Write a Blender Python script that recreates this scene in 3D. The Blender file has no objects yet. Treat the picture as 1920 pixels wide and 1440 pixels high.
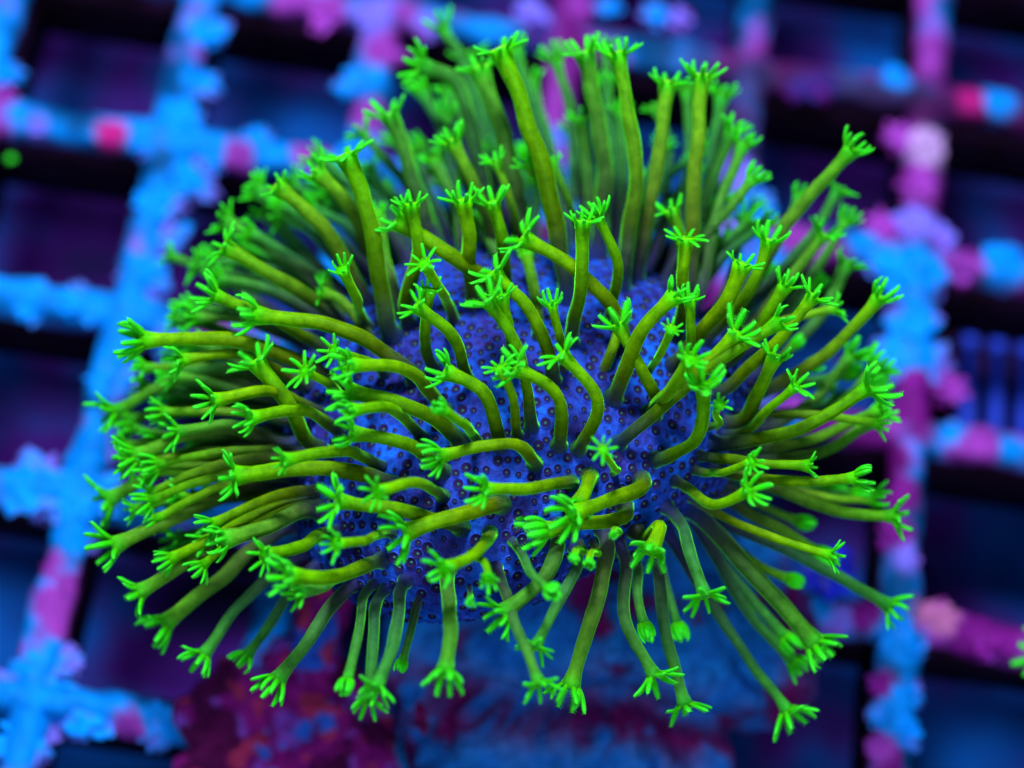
# Leather coral with fluorescent polyps on an encrusted egg-crate rack (1 unit = 1 cm)
import bpy, math, random
import numpy as np
from mathutils import Vector, Matrix, noise

sc = bpy.context.scene
sc.unit_settings.scale_length = 0.01
col = sc.collection

# ---------------------------------------------------------------- camera, world, lights, exposure
cam_d = bpy.data.cameras.new('camera')
cam = bpy.data.objects.new('camera', cam_d); col.objects.link(cam)
CAM = Vector((-0.209, -5.6358, 12.9065))
CR = ((0.98811, -0.15328, -0.01201), (0.13619, 0.90881, -0.39437), (0.07136, 0.38804, 0.91887))
m4 = Matrix(CR).to_4x4(); m4.translation = CAM
cam.matrix_world = m4
cam_d.sensor_width = 36.0
cam_d.lens = 3500 / 1920 * 36
cam_d.clip_start = 0.1; cam_d.clip_end = 500
cam_d.dof.use_dof = True
cam_d.dof.focus_distance = 10.8
cam_d.dof.aperture_fstop = 0.168
sc.camera = cam

world = bpy.data.worlds.new('World'); sc.world = world; world.use_nodes = True
bg = world.node_tree.nodes['Background']
bg.inputs['Color'].default_value = (0.22, 0.55, 1.0, 1); bg.inputs['Strength'].default_value = 0.13

def area(name, loc, target, size, power, colr):
    d = bpy.data.lights.new(name, 'AREA'); d.shape = 'DISK'; d.size = size; d.energy = power; d.color = colr
    o = bpy.data.objects.new(name, d); col.objects.link(o); o.location = loc
    o.rotation_euler = (Vector(target) - Vector(loc)).to_track_quat('-Z', 'Y').to_euler()
    return o
area('led_panel', (-3.0, 5.5, 17.0), (0, -0.6, 1.0), 3.2, 4600, (0.66, 0.88, 1.0))
area('front_fill', (2.0, -9.0, 14.0), (0.3, -1.5, .8), 5.0, 1000, (0.58, 0.84, 1.0))  # added fill lamp from the camera side, brightens rock and lower fringe

vs = sc.view_settings
vs.view_transform = 'Standard'; vs.look = 'None'; vs.exposure = 0.2; vs.gamma = 1.0
vs.use_curve_mapping = False
sc.cycles.max_bounces = 6; sc.cycles.diffuse_bounces = 3
sc.cycles.use_denoising = True

# ---------------------------------------------------------------- data
POLYPS=[
(-0.255,0.116,1.843,-0.263,0.915,0.305,-0.681,1.207,2.09,-0.905,1.547,2.101,0.0397,0.131,0,0,0.42,1),
(-0.323,0.007,2.015,-0.253,0.816,0.519,-0.68,0.83,2.485,-0.975,0.906,2.588,0.0502,0.138,0,0,0.42,0.77),
(-0.515,-0.041,1.975,-0.32,0.815,0.484,-0.771,0.717,2.105,-0.961,1.007,2.109,0.039,0.122,0,0,0.42,1),
(-0.107,-0.162,2.242,-0.123,0.639,0.759,-0.328,0.347,2.661,-0.574,0.814,2.808,0.0572,0.135,0,0,0.42,0.47),
(0.181,-0.558,2.529,-0.086,0.488,0.869,-0.126,0.116,3.053,-0.455,0.682,3.262,0.0582,0.136,0,1,0.42,0),
(0.146,-0.029,2.143,-0.093,0.631,0.77,-0.152,0.802,2.288,-0.377,1.287,2.366,0.0386,0.113,0,0,0.42,1),
(-0.255,0.116,1.843,-0.263,0.915,0.305,-0.489,0.925,1.983,-0.688,1.391,2.056,0.0397,0.124,0,0,0.42,1),
(0.182,0.155,1.887,0.038,0.933,0.357,-0.028,0.774,1.954,-0.241,1.273,2.045,0.036,0.102,0,0,0.42,1),
(-0.324,0.03,1.97,-0.253,0.816,0.519,-0.592,0.726,2.074,-0.8,1.047,2.092,0.0356,0.093,0,0,0.42,1),
(-0.685,-0.17,2.068,-0.358,0.757,0.546,-0.931,0.283,2.381,-1.112,0.534,2.562,0.0531,0.143,0,0,0.42,0.65),
(-0.292,-0.19,2.233,-0.143,0.647,0.749,-0.489,0.056,2.646,-0.671,0.296,2.761,0.045,0.127,0,0,0.42,0.32),
(-0.843,-0.934,2.407,-0.386,0.097,0.918,-1.048,-0.473,2.883,-1.276,-0.085,3.044,0.0562,0.135,0,1,0.42,0),
(-0.835,-0.159,1.897,-0.47,0.797,0.38,-1.006,0.191,1.873,-1.23,0.499,1.897,0.0355,0.093,0,0,0.42,1),
(-0.634,-0.189,2.113,-0.335,0.76,0.557,-1.016,0.34,2.149,-1.297,0.6,2.142,0.0315,0.127,0,0,0.42,0.99),
(-0.489,-0.258,2.223,-0.196,0.651,0.733,-0.625,0.18,2.238,-0.796,0.43,2.238,0.038,0.104,0,0,0.42,0.84),
(-0.324,0.03,1.97,-0.253,0.816,0.519,-0.518,0.495,1.998,-0.473,0.732,1.996,0.0391,0.093,0,0,0.42,1),
(-0.14,-0.168,2.241,-0.129,0.641,0.756,-0.264,0.004,2.673,-0.387,0.176,2.791,0.0299,0.093,0,0,0.42,0.28),
(0.079,-0.131,2.244,-0.108,0.634,0.765,-0.067,0.097,2.707,-0.195,0.195,2.797,0.0332,0.093,0,0,0.42,0.28),
(0.249,-0.099,2.238,-0.083,0.636,0.767,0.07,0.095,2.684,-0.033,0.238,2.792,0.0266,0.06,0,0,0.42,0.31),
(0.253,0.145,1.899,0.085,0.929,0.359,0.07,0.984,2.054,-0.101,1.418,2.114,0.036,0.145,0,0,0.42,1),
(0.352,-0.067,2.212,0.025,0.773,0.634,0.273,0.457,2.659,0.058,0.935,2.998,0.0557,0.14,0,0,0.42,0.47),
(0.458,0.091,1.951,0.207,0.908,0.365,0.309,0.986,2.123,0.214,1.532,2.227,0.0322,0.108,0,0,0.42,1),
(0.514,-0.4,2.475,-0.036,0.469,0.883,0.471,0.164,2.959,0.258,0.817,3.209,0.0474,0.131,0,1,0.42,0.11),
(0.458,0.091,1.951,0.207,0.908,0.365,0.371,0.821,2.067,0.266,1.272,2.139,0.0322,0.101,0,0,0.42,1),
(0.496,0.035,2.037,0.174,0.853,0.492,0.447,0.71,2.139,0.378,1.059,2.174,0.0319,0.086,0,0,0.42,1),
(0.282,0.038,2.086,0.037,0.823,0.567,0.204,0.487,2.38,0.107,0.733,2.547,0.038,0.089,0,0,0.42,0.74),
(0.602,-0.262,2.38,0.074,0.591,0.803,0.613,0.221,2.804,0.602,0.796,3.008,0.0464,0.126,0,0,0.42,0.29),
(0.897,-0.414,2.409,0.399,0.552,0.732,0.851,0.202,2.878,0.804,0.828,3.096,0.0478,0.139,0,0,0.42,0.23),
(0.701,-0.026,2.045,0.355,0.853,0.382,0.738,0.771,2.195,0.603,1.096,2.215,0.0318,0.086,0,0,0.42,1),
(0.915,-0.178,2.127,0.493,0.766,0.412,1.004,0.648,2.278,1.023,1.169,2.377,0.042,0.127,0,0,0.42,1),
(0.859,-0.16,2.154,0.461,0.79,0.403,0.996,0.433,2.445,1.087,0.777,2.615,0.0429,0.123,0,0,0.42,0.67),
(0.957,-0.521,2.419,0.275,0.39,0.879,1.055,0.199,2.533,1.164,0.68,2.62,0.0372,0.116,0,0,0.42,0.61),
(0.811,-0.098,2.089,0.427,0.813,0.396,0.873,0.694,2.229,0.789,1.202,2.322,0.0352,0.121,0,0,0.42,1),
(1.181,-0.482,2.257,0.649,0.593,0.476,1.485,0.116,2.72,1.79,0.524,3.023,0.0449,0.125,0,0,0.42,0.3),
(1.147,-0.409,2.198,0.626,0.628,0.463,1.523,0.282,2.312,1.608,0.551,2.313,0.0345,0.098,0,0,0.42,0.85),
(1.186,-0.46,2.212,0.649,0.593,0.476,1.67,0.212,2.308,1.851,0.609,2.359,0.0379,0.118,0,0,0.42,0.83),
(1.313,-0.568,2.118,0.867,0.494,0.061,1.745,0.032,2.187,1.931,0.448,2.248,0.0346,0.119,0,0,0.42,0.87),
(1.259,-0.533,2.179,0.744,0.568,0.352,1.596,-0.077,2.431,1.737,0.159,2.565,0.0406,0.128,0,0,0.42,0.49),
(1.063,-0.678,2.479,0.475,0.382,0.793,1.259,-0.503,2.949,1.304,-0.251,3.123,0.0384,0.127,0,1,0.42,0),
(0.888,-0.921,2.589,0.194,0.139,0.971,1.088,-0.696,3.101,1.149,-0.506,3.26,0.0486,0.093,0,1,0.42,0),
(1.105,-0.359,2.185,0.602,0.659,0.451,1.244,0.09,2.21,1.292,0.341,2.214,0.0277,0.098,0,0,0.42,0.85),
(0.965,-0.221,2.143,0.523,0.741,0.42,1.086,0.049,2.236,1.126,0.176,2.277,0.0276,0.076,0,0,0.42,0.73),
(1.39,-0.75,2.162,0.945,0.309,0.103,1.83,-0.231,2.202,1.961,0.14,2.249,0.0411,0.118,0,0,0.42,0.75),
(1.18,-0.837,2.471,0.492,0.258,0.831,1.344,-0.715,2.938,1.439,-0.518,3.101,0.0397,0.114,0,0,0.42,0),
(1.157,-1.042,2.521,0.528,0.049,0.848,1.434,-0.844,3.022,1.594,-0.614,3.2,0.0393,0.112,0,1,0.42,0),
(0.6,-1.521,2.679,0.168,-0.102,0.981,1.029,-1.159,3.149,1.395,-0.863,3.295,0.0415,0.104,0,1,0.6,0),
(1.267,-1.187,2.442,0.712,-0.125,0.691,1.373,-1.124,2.883,1.425,-0.955,3.033,0.0425,0.1,0,1,0.8,0),
(0.785,-1.263,2.647,0.191,0.047,0.98,0.987,-1.15,3.111,1.159,-0.961,3.271,0.0416,0.147,0,1,0.9,0),
(0.831,-1.559,2.61,0.415,-0.265,0.871,1.017,-1.568,3.122,0.975,-1.351,3.354,0.0409,0.144,0,1,0.7,0),
(0.754,-1.288,2.654,0.19,0.04,0.981,0.823,-1.352,3.242,0.882,-1.264,3.482,0.0393,0.113,0,1,1.2,0),
(0.713,-1.044,2.641,0.182,0.125,0.975,0.736,-1.137,3.216,0.759,-1.087,3.439,0.026,0.054,0,0,0.42,0),
(0.534,-1.239,2.697,0.136,0.072,0.988,0.616,-1.017,3.205,0.769,-0.832,3.364,0.0445,0.098,0,1,0.42,0),
(0.978,-0.991,2.581,0.192,0.098,0.977,0.926,-0.944,3.013,0.869,-0.75,3.172,0.0297,0.1,0,1,0.42,0),
(0.871,-0.708,2.552,0.161,0.236,0.958,0.84,-0.575,3.021,0.802,-0.363,3.188,0.0428,0.107,0,1,0.42,0),
(0.882,-0.297,2.316,0.359,0.622,0.696,0.828,-0.137,2.731,0.731,0.011,2.83,0.0395,0.099,0,0,0.42,0.18),
(1.128,-1.263,2.529,0.561,-0.147,0.814,1.095,-1.406,3.082,1.094,-1.429,3.273,0.0245,0.066,0,0,0.6,0),
(1.259,-1.256,2.434,0.711,-0.19,0.677,1.419,-1.277,2.956,1.544,-1.18,3.148,0.0295,0.098,0,0,0.6,0),
(1.396,-0.902,2.239,0.887,0.152,0.436,1.613,-0.755,2.281,1.761,-0.655,2.312,0.0335,0.087,1,0,0.42,0.37),
(1.39,-0.75,2.162,0.945,0.309,0.103,1.582,-0.595,2.201,1.671,-0.491,2.229,0.0305,0.075,1,0,0.42,0.51),
(1.389,-0.922,2.285,0.887,0.152,0.436,1.862,-0.628,2.628,2.058,-0.379,2.866,0.0409,0.129,0,0,0.42,0.09),
(1.42,-1.104,2.207,0.89,-0.097,0.446,1.845,-0.796,2.166,2.049,-0.476,2.197,0.0371,0.143,0,0,0.42,0.55),
(1.423,-1.146,2.192,0.977,-0.142,0.162,1.958,-0.858,2.138,2.205,-0.532,2.169,0.0371,0.163,0,0,0.42,0.56),
(1.196,-1.338,2.462,0.57,-0.237,0.786,1.674,-1.282,2.804,2.014,-1.021,2.936,0.0425,0.176,0,1,0.5,0),
(1.317,-1.294,2.311,0.708,-0.282,0.648,1.833,-1.139,2.333,2.209,-0.917,2.402,0.0378,0.119,0,0,0.42,0.19),
(1.394,-1.277,2.183,0.939,-0.297,0.171,1.901,-1.172,2.189,2.189,-0.943,2.263,0.0399,0.12,0,0,0.42,0.31),
(1.395,-1.239,2.171,0.973,-0.201,-0.113,1.435,-1.154,2.204,1.446,-1.075,2.236,0.0249,0.08,0,0,0.42,0.27),
(1.082,-1.527,2.471,0.573,-0.398,0.717,1.199,-1.72,3.004,1.32,-1.715,3.209,0.0259,0.084,0,0,0.9,0),
(0.975,-1.629,2.494,0.563,-0.476,0.676,1.161,-1.927,2.983,1.323,-1.883,3.205,0.0333,0.125,0,1,0.8,0),
(1.361,-1.362,2.193,0.931,-0.356,-0.077,2.032,-1.533,2.165,2.39,-1.521,2.198,0.0395,0.138,0,0,0.42,0.16),
(1.372,-1.34,2.178,0.912,-0.372,0.175,1.94,-1.432,2.098,2.271,-1.396,2.088,0.0299,0.133,0,0,0.42,0.29),
(1.224,-1.595,2.087,0.76,-0.574,-0.305,1.862,-1.787,1.962,2.481,-1.99,1.852,0.0414,0.153,0,0,0.42,0.85),
(1.295,-1.489,2.091,0.823,-0.449,-0.348,1.749,-1.641,1.965,1.981,-1.724,1.891,0.0383,0.12,1,0,0.42,0.34),
(1.331,-1.413,2.048,0.851,-0.378,-0.365,1.714,-1.513,1.919,1.854,-1.524,1.86,0.0319,0.088,1,0,0.42,0.45),
(1.19,-1.627,2.039,0.73,-0.623,-0.282,1.631,-1.872,1.891,1.828,-1.908,1.849,0.0316,0.087,1,0,0.42,0.3),
(1.14,-1.685,2.213,0.656,-0.671,0.345,1.565,-2.068,2.23,1.987,-2.36,2.042,0.0546,0.168,0,1,0.42,0.45),
(1.148,-1.673,2.038,0.703,-0.662,-0.258,1.571,-2.033,1.838,1.856,-2.249,1.718,0.0332,0.113,1,0,0.42,0.85),
(1.148,-1.673,2.038,0.703,-0.662,-0.258,1.609,-2.149,1.781,1.933,-2.374,1.652,0.0365,0.14,0,0,0.42,0.85),
(0.956,-1.758,2.386,0.592,-0.642,0.487,1.075,-2.126,2.744,1.189,-2.404,2.766,0.0383,0.127,0,1,1,0.85),
(1.011,-1.815,2.084,0.651,-0.735,-0.192,1.48,-2.353,1.945,1.891,-2.746,1.833,0.0374,0.168,0,1,0.42,0.85),
(0.86,-1.902,2.262,0.58,-0.76,0.294,1.031,-2.445,2.26,1.235,-2.865,2.047,0.0395,0.146,0,1,0.42,0.85),
(0.705,-2.003,2.284,0.531,-0.8,0.279,0.776,-2.5,2.426,1.002,-2.796,2.344,0.0389,0.155,0,0,0.42,0.85),
(0.809,-1.975,2.094,0.586,-0.806,0.081,0.838,-2.293,2.313,0.914,-2.475,2.278,0.03,0.101,1,0,0.42,0.85),
(0.922,-1.89,2.081,0.628,-0.763,-0.154,1.076,-2.195,2.001,1.147,-2.35,1.965,0.0277,0.104,1,0,0.42,0.85),
(0.786,-1.923,2.34,0.526,-0.748,0.405,0.888,-2.022,2.779,0.847,-2.207,2.818,0.0445,0.134,0,1,1,0),
(0.584,-1.981,2.464,0.442,-0.705,0.555,0.584,-2.534,2.552,0.515,-2.948,2.397,0.0461,0.159,0,1,0.42,0.45),
(0.429,-2.111,2.426,0.467,-0.685,0.559,0.369,-2.541,2.787,0.267,-2.859,2.808,0.0346,0.101,0,1,0.42,0.85),
(-0.006,-2.329,2.476,0.248,-0.612,0.751,0.153,-2.784,2.864,0.315,-3.091,2.915,0.034,0.116,0,0,0.42,0.85),
(0.296,-2.043,2.559,0.284,-0.503,0.817,0.278,-2.434,2.804,0.056,-2.686,2.77,0.0452,0.138,0,1,0.42,0.45),
(0.062,-2.178,2.552,0.179,-0.425,0.887,0.177,-2.504,3.029,0.284,-2.626,3.179,0.0251,0.093,1,0,0.42,0.85),
(0.455,-2.079,2.444,0.447,-0.683,0.577,0.413,-2.304,2.962,0.398,-2.407,3.118,0.0224,0.059,1,0,0.42,0),
(0.536,-2.054,2.406,0.496,-0.756,0.428,0.5,-2.285,2.897,0.489,-2.397,3.035,0.0226,0.053,1,0,0.42,0),
(0.643,-1.94,2.469,0.45,-0.697,0.559,0.607,-2.155,2.991,0.598,-2.249,3.152,0.018,0.041,1,0,1,0),
(-0.159,-2.275,2.538,0.034,-0.415,0.909,-0.073,-2.501,3.057,-0.051,-2.629,3.204,0.025,0.075,0,0,0.6,0),
(-0.143,-2.445,2.41,0.188,-0.735,0.651,-0.137,-2.651,2.936,-0.132,-2.738,3.1,0.0162,0.052,1,0,0.42,0.85),
(-0.282,-2.375,2.48,-0.042,-0.603,0.797,-0.218,-2.796,2.915,-0.206,-3.128,2.974,0.0427,0.133,0,1,0.6,0.45),
(-0.074,-2.161,2.583,0.098,-0.426,0.899,-0.145,-2.46,3.069,-0.305,-2.614,3.202,0.0368,0.11,0,1,0.42,0),
(-0.033,-1.989,2.632,0.05,-0.292,0.955,-0.296,-2.2,2.917,-0.561,-2.348,2.906,0.0497,0.15,0,1,0.42,0),
(-0.518,-2.462,2.375,-0.225,-0.711,0.666,-0.505,-2.927,2.781,-0.568,-3.232,2.844,0.037,0.111,0,1,0.5,0.85),
(-0.636,-2.503,2.285,-0.295,-0.684,0.667,-0.626,-2.95,2.682,-0.6,-3.286,2.724,0.0343,0.106,0,0,0.42,0.85),
(-0.704,-2.477,2.273,-0.374,-0.652,0.659,-0.72,-2.895,2.708,-0.73,-3.199,2.779,0.0284,0.088,1,0,0.42,0.85),
(-0.417,-2.49,2.305,-0.077,-0.738,0.67,-0.445,-2.693,2.195,-0.463,-2.868,2.106,0.0251,0.063,1,0,0.42,0.85),
(-0.833,-2.47,2.181,-0.524,-0.76,0.384,-0.992,-2.881,2.445,-1.146,-3.173,2.413,0.0412,0.145,0,0,0.42,0.85),
(-1.059,-2.309,1.981,-0.759,-0.571,0.312,-1.271,-2.614,1.808,-1.42,-2.871,1.672,0.0341,0.117,0,0,0.42,0.85),
(-1.166,-2.228,1.896,-0.808,-0.584,-0.076,-1.516,-2.621,1.815,-1.673,-2.928,1.738,0.0373,0.136,0,0,0.42,0.85),
(-1.271,-2.046,1.852,-0.884,-0.456,-0.102,-1.673,-2.435,1.74,-1.965,-2.751,1.638,0.0493,0.164,0,0,0.42,0.45),
(-1.212,-1.996,2.056,-0.795,-0.326,0.512,-1.662,-2.344,2.139,-2.102,-2.665,1.967,0.0447,0.141,0,0,0.42,0.45),
(-1.354,-1.793,1.917,-0.924,-0.315,0.218,-1.823,-2.075,2.028,-2.305,-2.419,2.02,0.0488,0.174,0,0,0.42,0.4),
(-1.382,-1.64,1.926,-0.85,-0.226,0.476,-2.012,-1.728,1.817,-2.476,-2.016,1.649,0.0485,0.168,0,0,0.42,0.4),
(-1.103,-2.039,2.181,-0.707,-0.277,0.651,-1.354,-2.325,2.571,-1.584,-2.469,2.647,0.0478,0.11,0,0,0.42,0.4),
(-1.411,-1.654,1.85,-0.945,-0.256,0.202,-1.71,-1.775,1.902,-1.941,-1.904,1.91,0.0365,0.106,0,0,0.42,0.4),
(-0.977,-2.194,2.244,-0.665,-0.317,0.676,-1.122,-2.457,2.719,-1.312,-2.586,2.847,0.0409,0.095,0,0,0.42,0),
(-0.677,-2.359,2.386,-0.44,-0.482,0.758,-0.888,-2.643,2.876,-1.145,-2.728,3.038,0.043,0.134,0,1,0.42,0),
(-0.843,-2.409,2.228,-0.589,-0.525,0.614,-0.947,-2.665,2.731,-1.08,-2.776,2.883,0.0345,0.1,0,0,0.42,0.85),
(-0.638,-2.218,2.48,-0.395,-0.312,0.864,-0.756,-2.447,2.995,-0.907,-2.548,3.151,0.0296,0.087,0,1,0.42,0),
(-0.684,-1.938,2.522,-0.43,-0.085,0.899,-1.093,-2.007,2.832,-1.579,-2.131,2.808,0.0503,0.146,0,1,0.42,0),
(-0.242,-2.151,2.591,-0.025,-0.243,0.97,-0.612,-2.222,2.935,-0.963,-2.241,2.979,0.0435,0.155,0,1,0.42,0),
(-0.378,-1.989,2.616,-0.188,-0.19,0.964,-0.542,-2.128,3.169,-0.727,-2.274,3.305,0.0339,0.093,0,1,0.42,0),
(-0.766,-1.824,2.487,-0.477,-0.039,0.878,-0.976,-1.957,3.02,-1.282,-2.114,3.136,0.0361,0.071,0,0,0.42,0),
(0.351,-1.8,2.655,0.075,-0.258,0.963,0.095,-2.026,3.069,-0.156,-2.112,3.168,0.0374,0.13,0,1,0.42,0),
(0.696,-1.85,2.529,0.466,-0.64,0.611,0.463,-2.087,2.816,0.22,-2.182,2.837,0.0442,0.17,0,1,0.42,0),
(0.766,-1.692,2.59,0.403,-0.393,0.827,0.559,-1.979,2.944,0.35,-2.12,2.999,0.047,0.162,0,1,0.8,0),
(0.458,-1.75,2.657,0.167,-0.329,0.93,0.421,-1.935,2.922,0.396,-2.029,2.917,0.0426,0.091,0,0,0.42,0),
(0.127,-1.732,2.688,0.042,-0.26,0.965,-0.031,-1.764,3.051,-0.43,-1.91,3.039,0.0378,0.132,0,1,0.42,0),
(-0.4,-1.845,2.625,-0.212,-0.081,0.974,-0.645,-1.84,3.002,-0.948,-1.856,3.048,0.0439,0.133,0,1,0.42,0),
(-0.319,-1.656,2.651,-0.232,-0.033,0.972,-0.632,-1.636,3.035,-1.009,-1.62,3.093,0.0471,0.151,0,1,0.42,0),
(-0.559,-1.632,2.577,-0.343,0.089,0.935,-0.744,-1.711,3.155,-0.951,-1.824,3.305,0.0345,0.088,0,0,0.42,0),
(-0.853,-1.196,2.421,-0.395,0.045,0.917,-0.955,-1.363,2.963,-1.124,-1.413,3.141,0.0309,0.091,0,1,0.42,0),
(-0.443,-1.453,2.609,-0.378,0.039,0.925,-0.693,-1.465,3.18,-1.005,-1.56,3.315,0.0408,0.119,0,1,0.42,0),
(-1.013,-1.417,2.358,-0.447,-0.004,0.895,-1.131,-1.523,2.926,-1.266,-1.553,3.113,0.0308,0.109,0,1,0.4,0),
(-1.164,-1.688,2.238,-0.607,-0.138,0.782,-1.332,-1.593,2.588,-1.601,-1.36,2.7,0.0474,0.145,0,1,0.42,0),
(-0.652,-1.234,2.506,-0.368,0.06,0.928,-1.11,-1.113,2.796,-1.657,-1.098,2.769,0.0474,0.146,0,1,0.42,0),
(-1.213,-1.04,2.217,-0.605,0.153,0.781,-1.565,-1.029,2.616,-1.933,-0.978,2.702,0.0386,0.147,0,0,0.42,0),
(-1.435,-0.826,1.798,-0.936,0.311,0.164,-1.913,-0.689,1.808,-2.235,-0.706,1.77,0.0312,0.125,0,0,0.42,0.8),
(-1.103,-1.281,2.312,-0.443,0.033,0.896,-1.691,-1.217,2.615,-2.31,-1.287,2.575,0.0479,0.192,0,0,0.42,0),
(-1.311,-1.25,2.158,-0.762,0.011,0.648,-1.721,-1.259,2.523,-2.063,-1.36,2.53,0.0354,0.134,0,0,0.42,0),
(-1.376,-1.284,2.039,-0.775,-0.036,0.631,-1.939,-1.171,2.026,-2.382,-1.22,1.967,0.0302,0.128,0,0,0.42,0.42),
(-1.207,-1.447,2.239,-0.59,-0.069,0.804,-1.494,-1.548,2.72,-1.79,-1.697,2.801,0.0391,0.124,0,0,0.42,0),
(-1.369,-1.322,2.045,-0.775,-0.036,0.631,-2.031,-1.22,2.018,-2.524,-1.499,1.853,0.0368,0.175,0,0,0.42,0.41),
(-1.491,-1.312,1.745,-0.98,-0.132,-0.151,-2.048,-1.291,1.649,-2.484,-1.426,1.525,0.0395,0.166,0,0,0.42,0.74),
(-1.048,-1.591,2.336,-0.466,-0.04,0.884,-1.27,-1.7,2.891,-1.528,-1.852,3.017,0.0384,0.115,0,1,0.42,0),
(-1.395,-1.556,1.985,-0.864,-0.176,0.472,-1.724,-1.639,2.325,-2.027,-1.745,2.333,0.0338,0.122,0,0,0.42,0.4),
(-1.35,-1.608,2.044,-0.847,-0.225,0.482,-1.795,-1.636,2.26,-2.284,-1.864,2.123,0.0437,0.169,0,0,0.42,0.4),
(-1.19,-0.791,2.169,-0.609,0.259,0.749,-1.594,-0.724,2.526,-1.95,-0.603,2.602,0.0458,0.124,0,0,0.42,0.11),
(-1.175,-0.683,2.106,-0.6,0.306,0.739,-1.652,-0.34,2.06,-2.069,-0.143,2.025,0.0482,0.125,0,0,0.42,0.79),
(-1.105,-0.489,2.046,-0.649,0.498,0.575,-1.526,-0.084,2.028,-1.914,0.136,2.004,0.0487,0.112,0,0,0.42,0.92),
(-1.045,-0.643,2.226,-0.566,0.353,0.745,-1.373,-0.375,2.625,-1.694,-0.185,2.705,0.0477,0.092,0,0,0.42,0.16),
(-0.974,-0.452,2.173,-0.501,0.467,0.729,-1.238,-0.192,2.61,-1.474,-0.042,2.696,0.048,0.126,0,0,0.42,0.25),
(-1.357,-0.662,1.832,-0.795,0.413,0.443,-1.81,-0.48,1.856,-2.22,-0.398,1.857,0.0417,0.118,0,0,0.42,0.84),
(-1.406,-0.76,1.828,-0.879,0.363,0.31,-2.148,-0.403,1.78,-2.434,-0.288,1.708,0.0315,0.092,0,0,0.42,1),
(-1.223,-0.461,1.842,-0.749,0.602,0.278,-1.637,-0.093,1.818,-1.871,0.096,1.788,0.0424,0.1,0,0,0.42,1),
(-1,-0.867,2.322,-0.473,0.165,0.866,-1.065,-0.942,2.878,-1.162,-0.865,3.096,0.0332,0.087,0,1,0.42,0),
(-1.158,-0.779,2.155,-0.607,0.251,0.754,-1.256,-0.645,2.195,-1.336,-0.533,2.232,0.0287,0.067,0,0,0.42,0.46),
(-0.763,-0.838,2.427,-0.375,0.142,0.916,-0.742,-0.626,2.931,-0.834,-0.377,3.114,0.043,0.089,0,0,0.42,0),
(-0.225,-0.684,2.53,-0.155,0.412,0.898,-0.539,-0.577,2.883,-0.914,-0.424,2.959,0.0512,0.134,0,1,0.42,0),
(-0.487,-0.814,2.515,-0.275,0.24,0.931,-0.567,-0.904,3.085,-0.692,-0.85,3.305,0.0327,0.092,0,1,0.42,0),
(-0.56,-1.162,2.54,-0.403,0.071,0.912,-0.635,-1.093,2.982,-0.635,-0.921,3.133,0.0358,0.087,0,1,1.3,0),
(-0.311,-1.272,2.646,-0.357,0.05,0.933,-0.457,-1.183,3.094,-0.7,-1.081,3.212,0.0369,0.104,0,1,0.42,0),
(-0.38,-0.678,2.499,-0.175,0.348,0.921,-0.465,-0.498,2.987,-0.532,-0.311,3.144,0.0477,0.12,0,1,0.3,0),
(-0.195,-0.562,2.478,-0.131,0.415,0.9,-0.27,-0.44,2.942,-0.362,-0.267,3.092,0.0432,0.127,0,1,0.3,0),
(-0.199,-0.436,2.373,-0.11,0.489,0.865,-0.319,-0.166,2.327,-0.44,0.033,2.314,0.0373,0.089,0,0,0.42,0.62),
(0.547,-0.877,2.644,0.172,0.225,0.959,0.245,-0.641,3.052,-0.153,-0.497,3.124,0.0473,0.145,0,1,0.42,0),
(0.237,-0.909,2.676,-0.019,0.254,0.967,0.226,-0.72,3.17,0.181,-0.447,3.363,0.042,0.093,0,1,0.42,0),
(0.451,-0.715,2.608,0.069,0.345,0.936,0.426,-0.541,3.095,0.259,-0.34,3.256,0.0331,0.119,0,1,0.42,0),
(0.163,-1.21,2.729,0.003,0.062,0.998,-0.016,-1.003,3.127,-0.286,-0.796,3.228,0.0417,0.142,0,1,0.42,0),
(0.076,-1.515,2.72,-0.057,-0.065,0.996,-0.09,-1.243,3.214,-0.299,-1.046,3.352,0.0365,0.139,0,1,0.42,0),
(-0.071,-1.148,2.698,-0.18,0.124,0.976,-0.136,-1.109,3.127,-0.22,-0.957,3.268,0.0369,0.086,0,0,0.42,0),
(0.213,-1.109,2.718,0.025,0.14,0.99,0.143,-1.085,3.14,0.072,-0.962,3.269,0.0292,0.092,0,1,0.42,0),
(0.369,-1.602,2.701,0.12,-0.195,0.973,0.418,-1.435,3.119,0.162,-1.248,3.231,0.0396,0.121,0,1,0.42,0),
(0.25,-1.6,2.708,0.027,-0.139,0.99,0.18,-1.454,3.148,-0.084,-1.384,3.231,0.0394,0.133,0,1,0.42,0),
(-0.001,-1.574,2.709,-0.069,-0.158,0.985,-0.072,-1.512,3.147,-0.17,-1.402,3.271,0.0303,0.084,0,1,0.42,0),
(-0.09,-1.65,2.691,-0.11,-0.131,0.985,-0.224,-1.489,3.07,-0.477,-1.418,3.112,0.0427,0.122,0,1,0.42,0),
(-0.227,-1.642,2.672,-0.191,-0.074,0.979,-0.314,-1.768,3.231,-0.453,-1.775,3.428,0.0298,0.07,1,0,0.42,0),
(0.798,-1.294,2.644,0.274,0.003,0.962,0.624,-1.137,3.02,0.471,-0.951,3.114,0.0404,0.136,0,1,0.42,0),
(0.592,-1.691,2.648,0.225,-0.267,0.937,0.518,-1.843,3.197,0.46,-1.854,3.393,0.0223,0.07,0,0,0.8,0),
(-0.96,-0.949,2.316,-0.462,0.115,0.879,-1.198,-0.727,2.384,-1.337,-0.703,2.378,0.0331,0.08,0,0,0.42,0.26),
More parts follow.
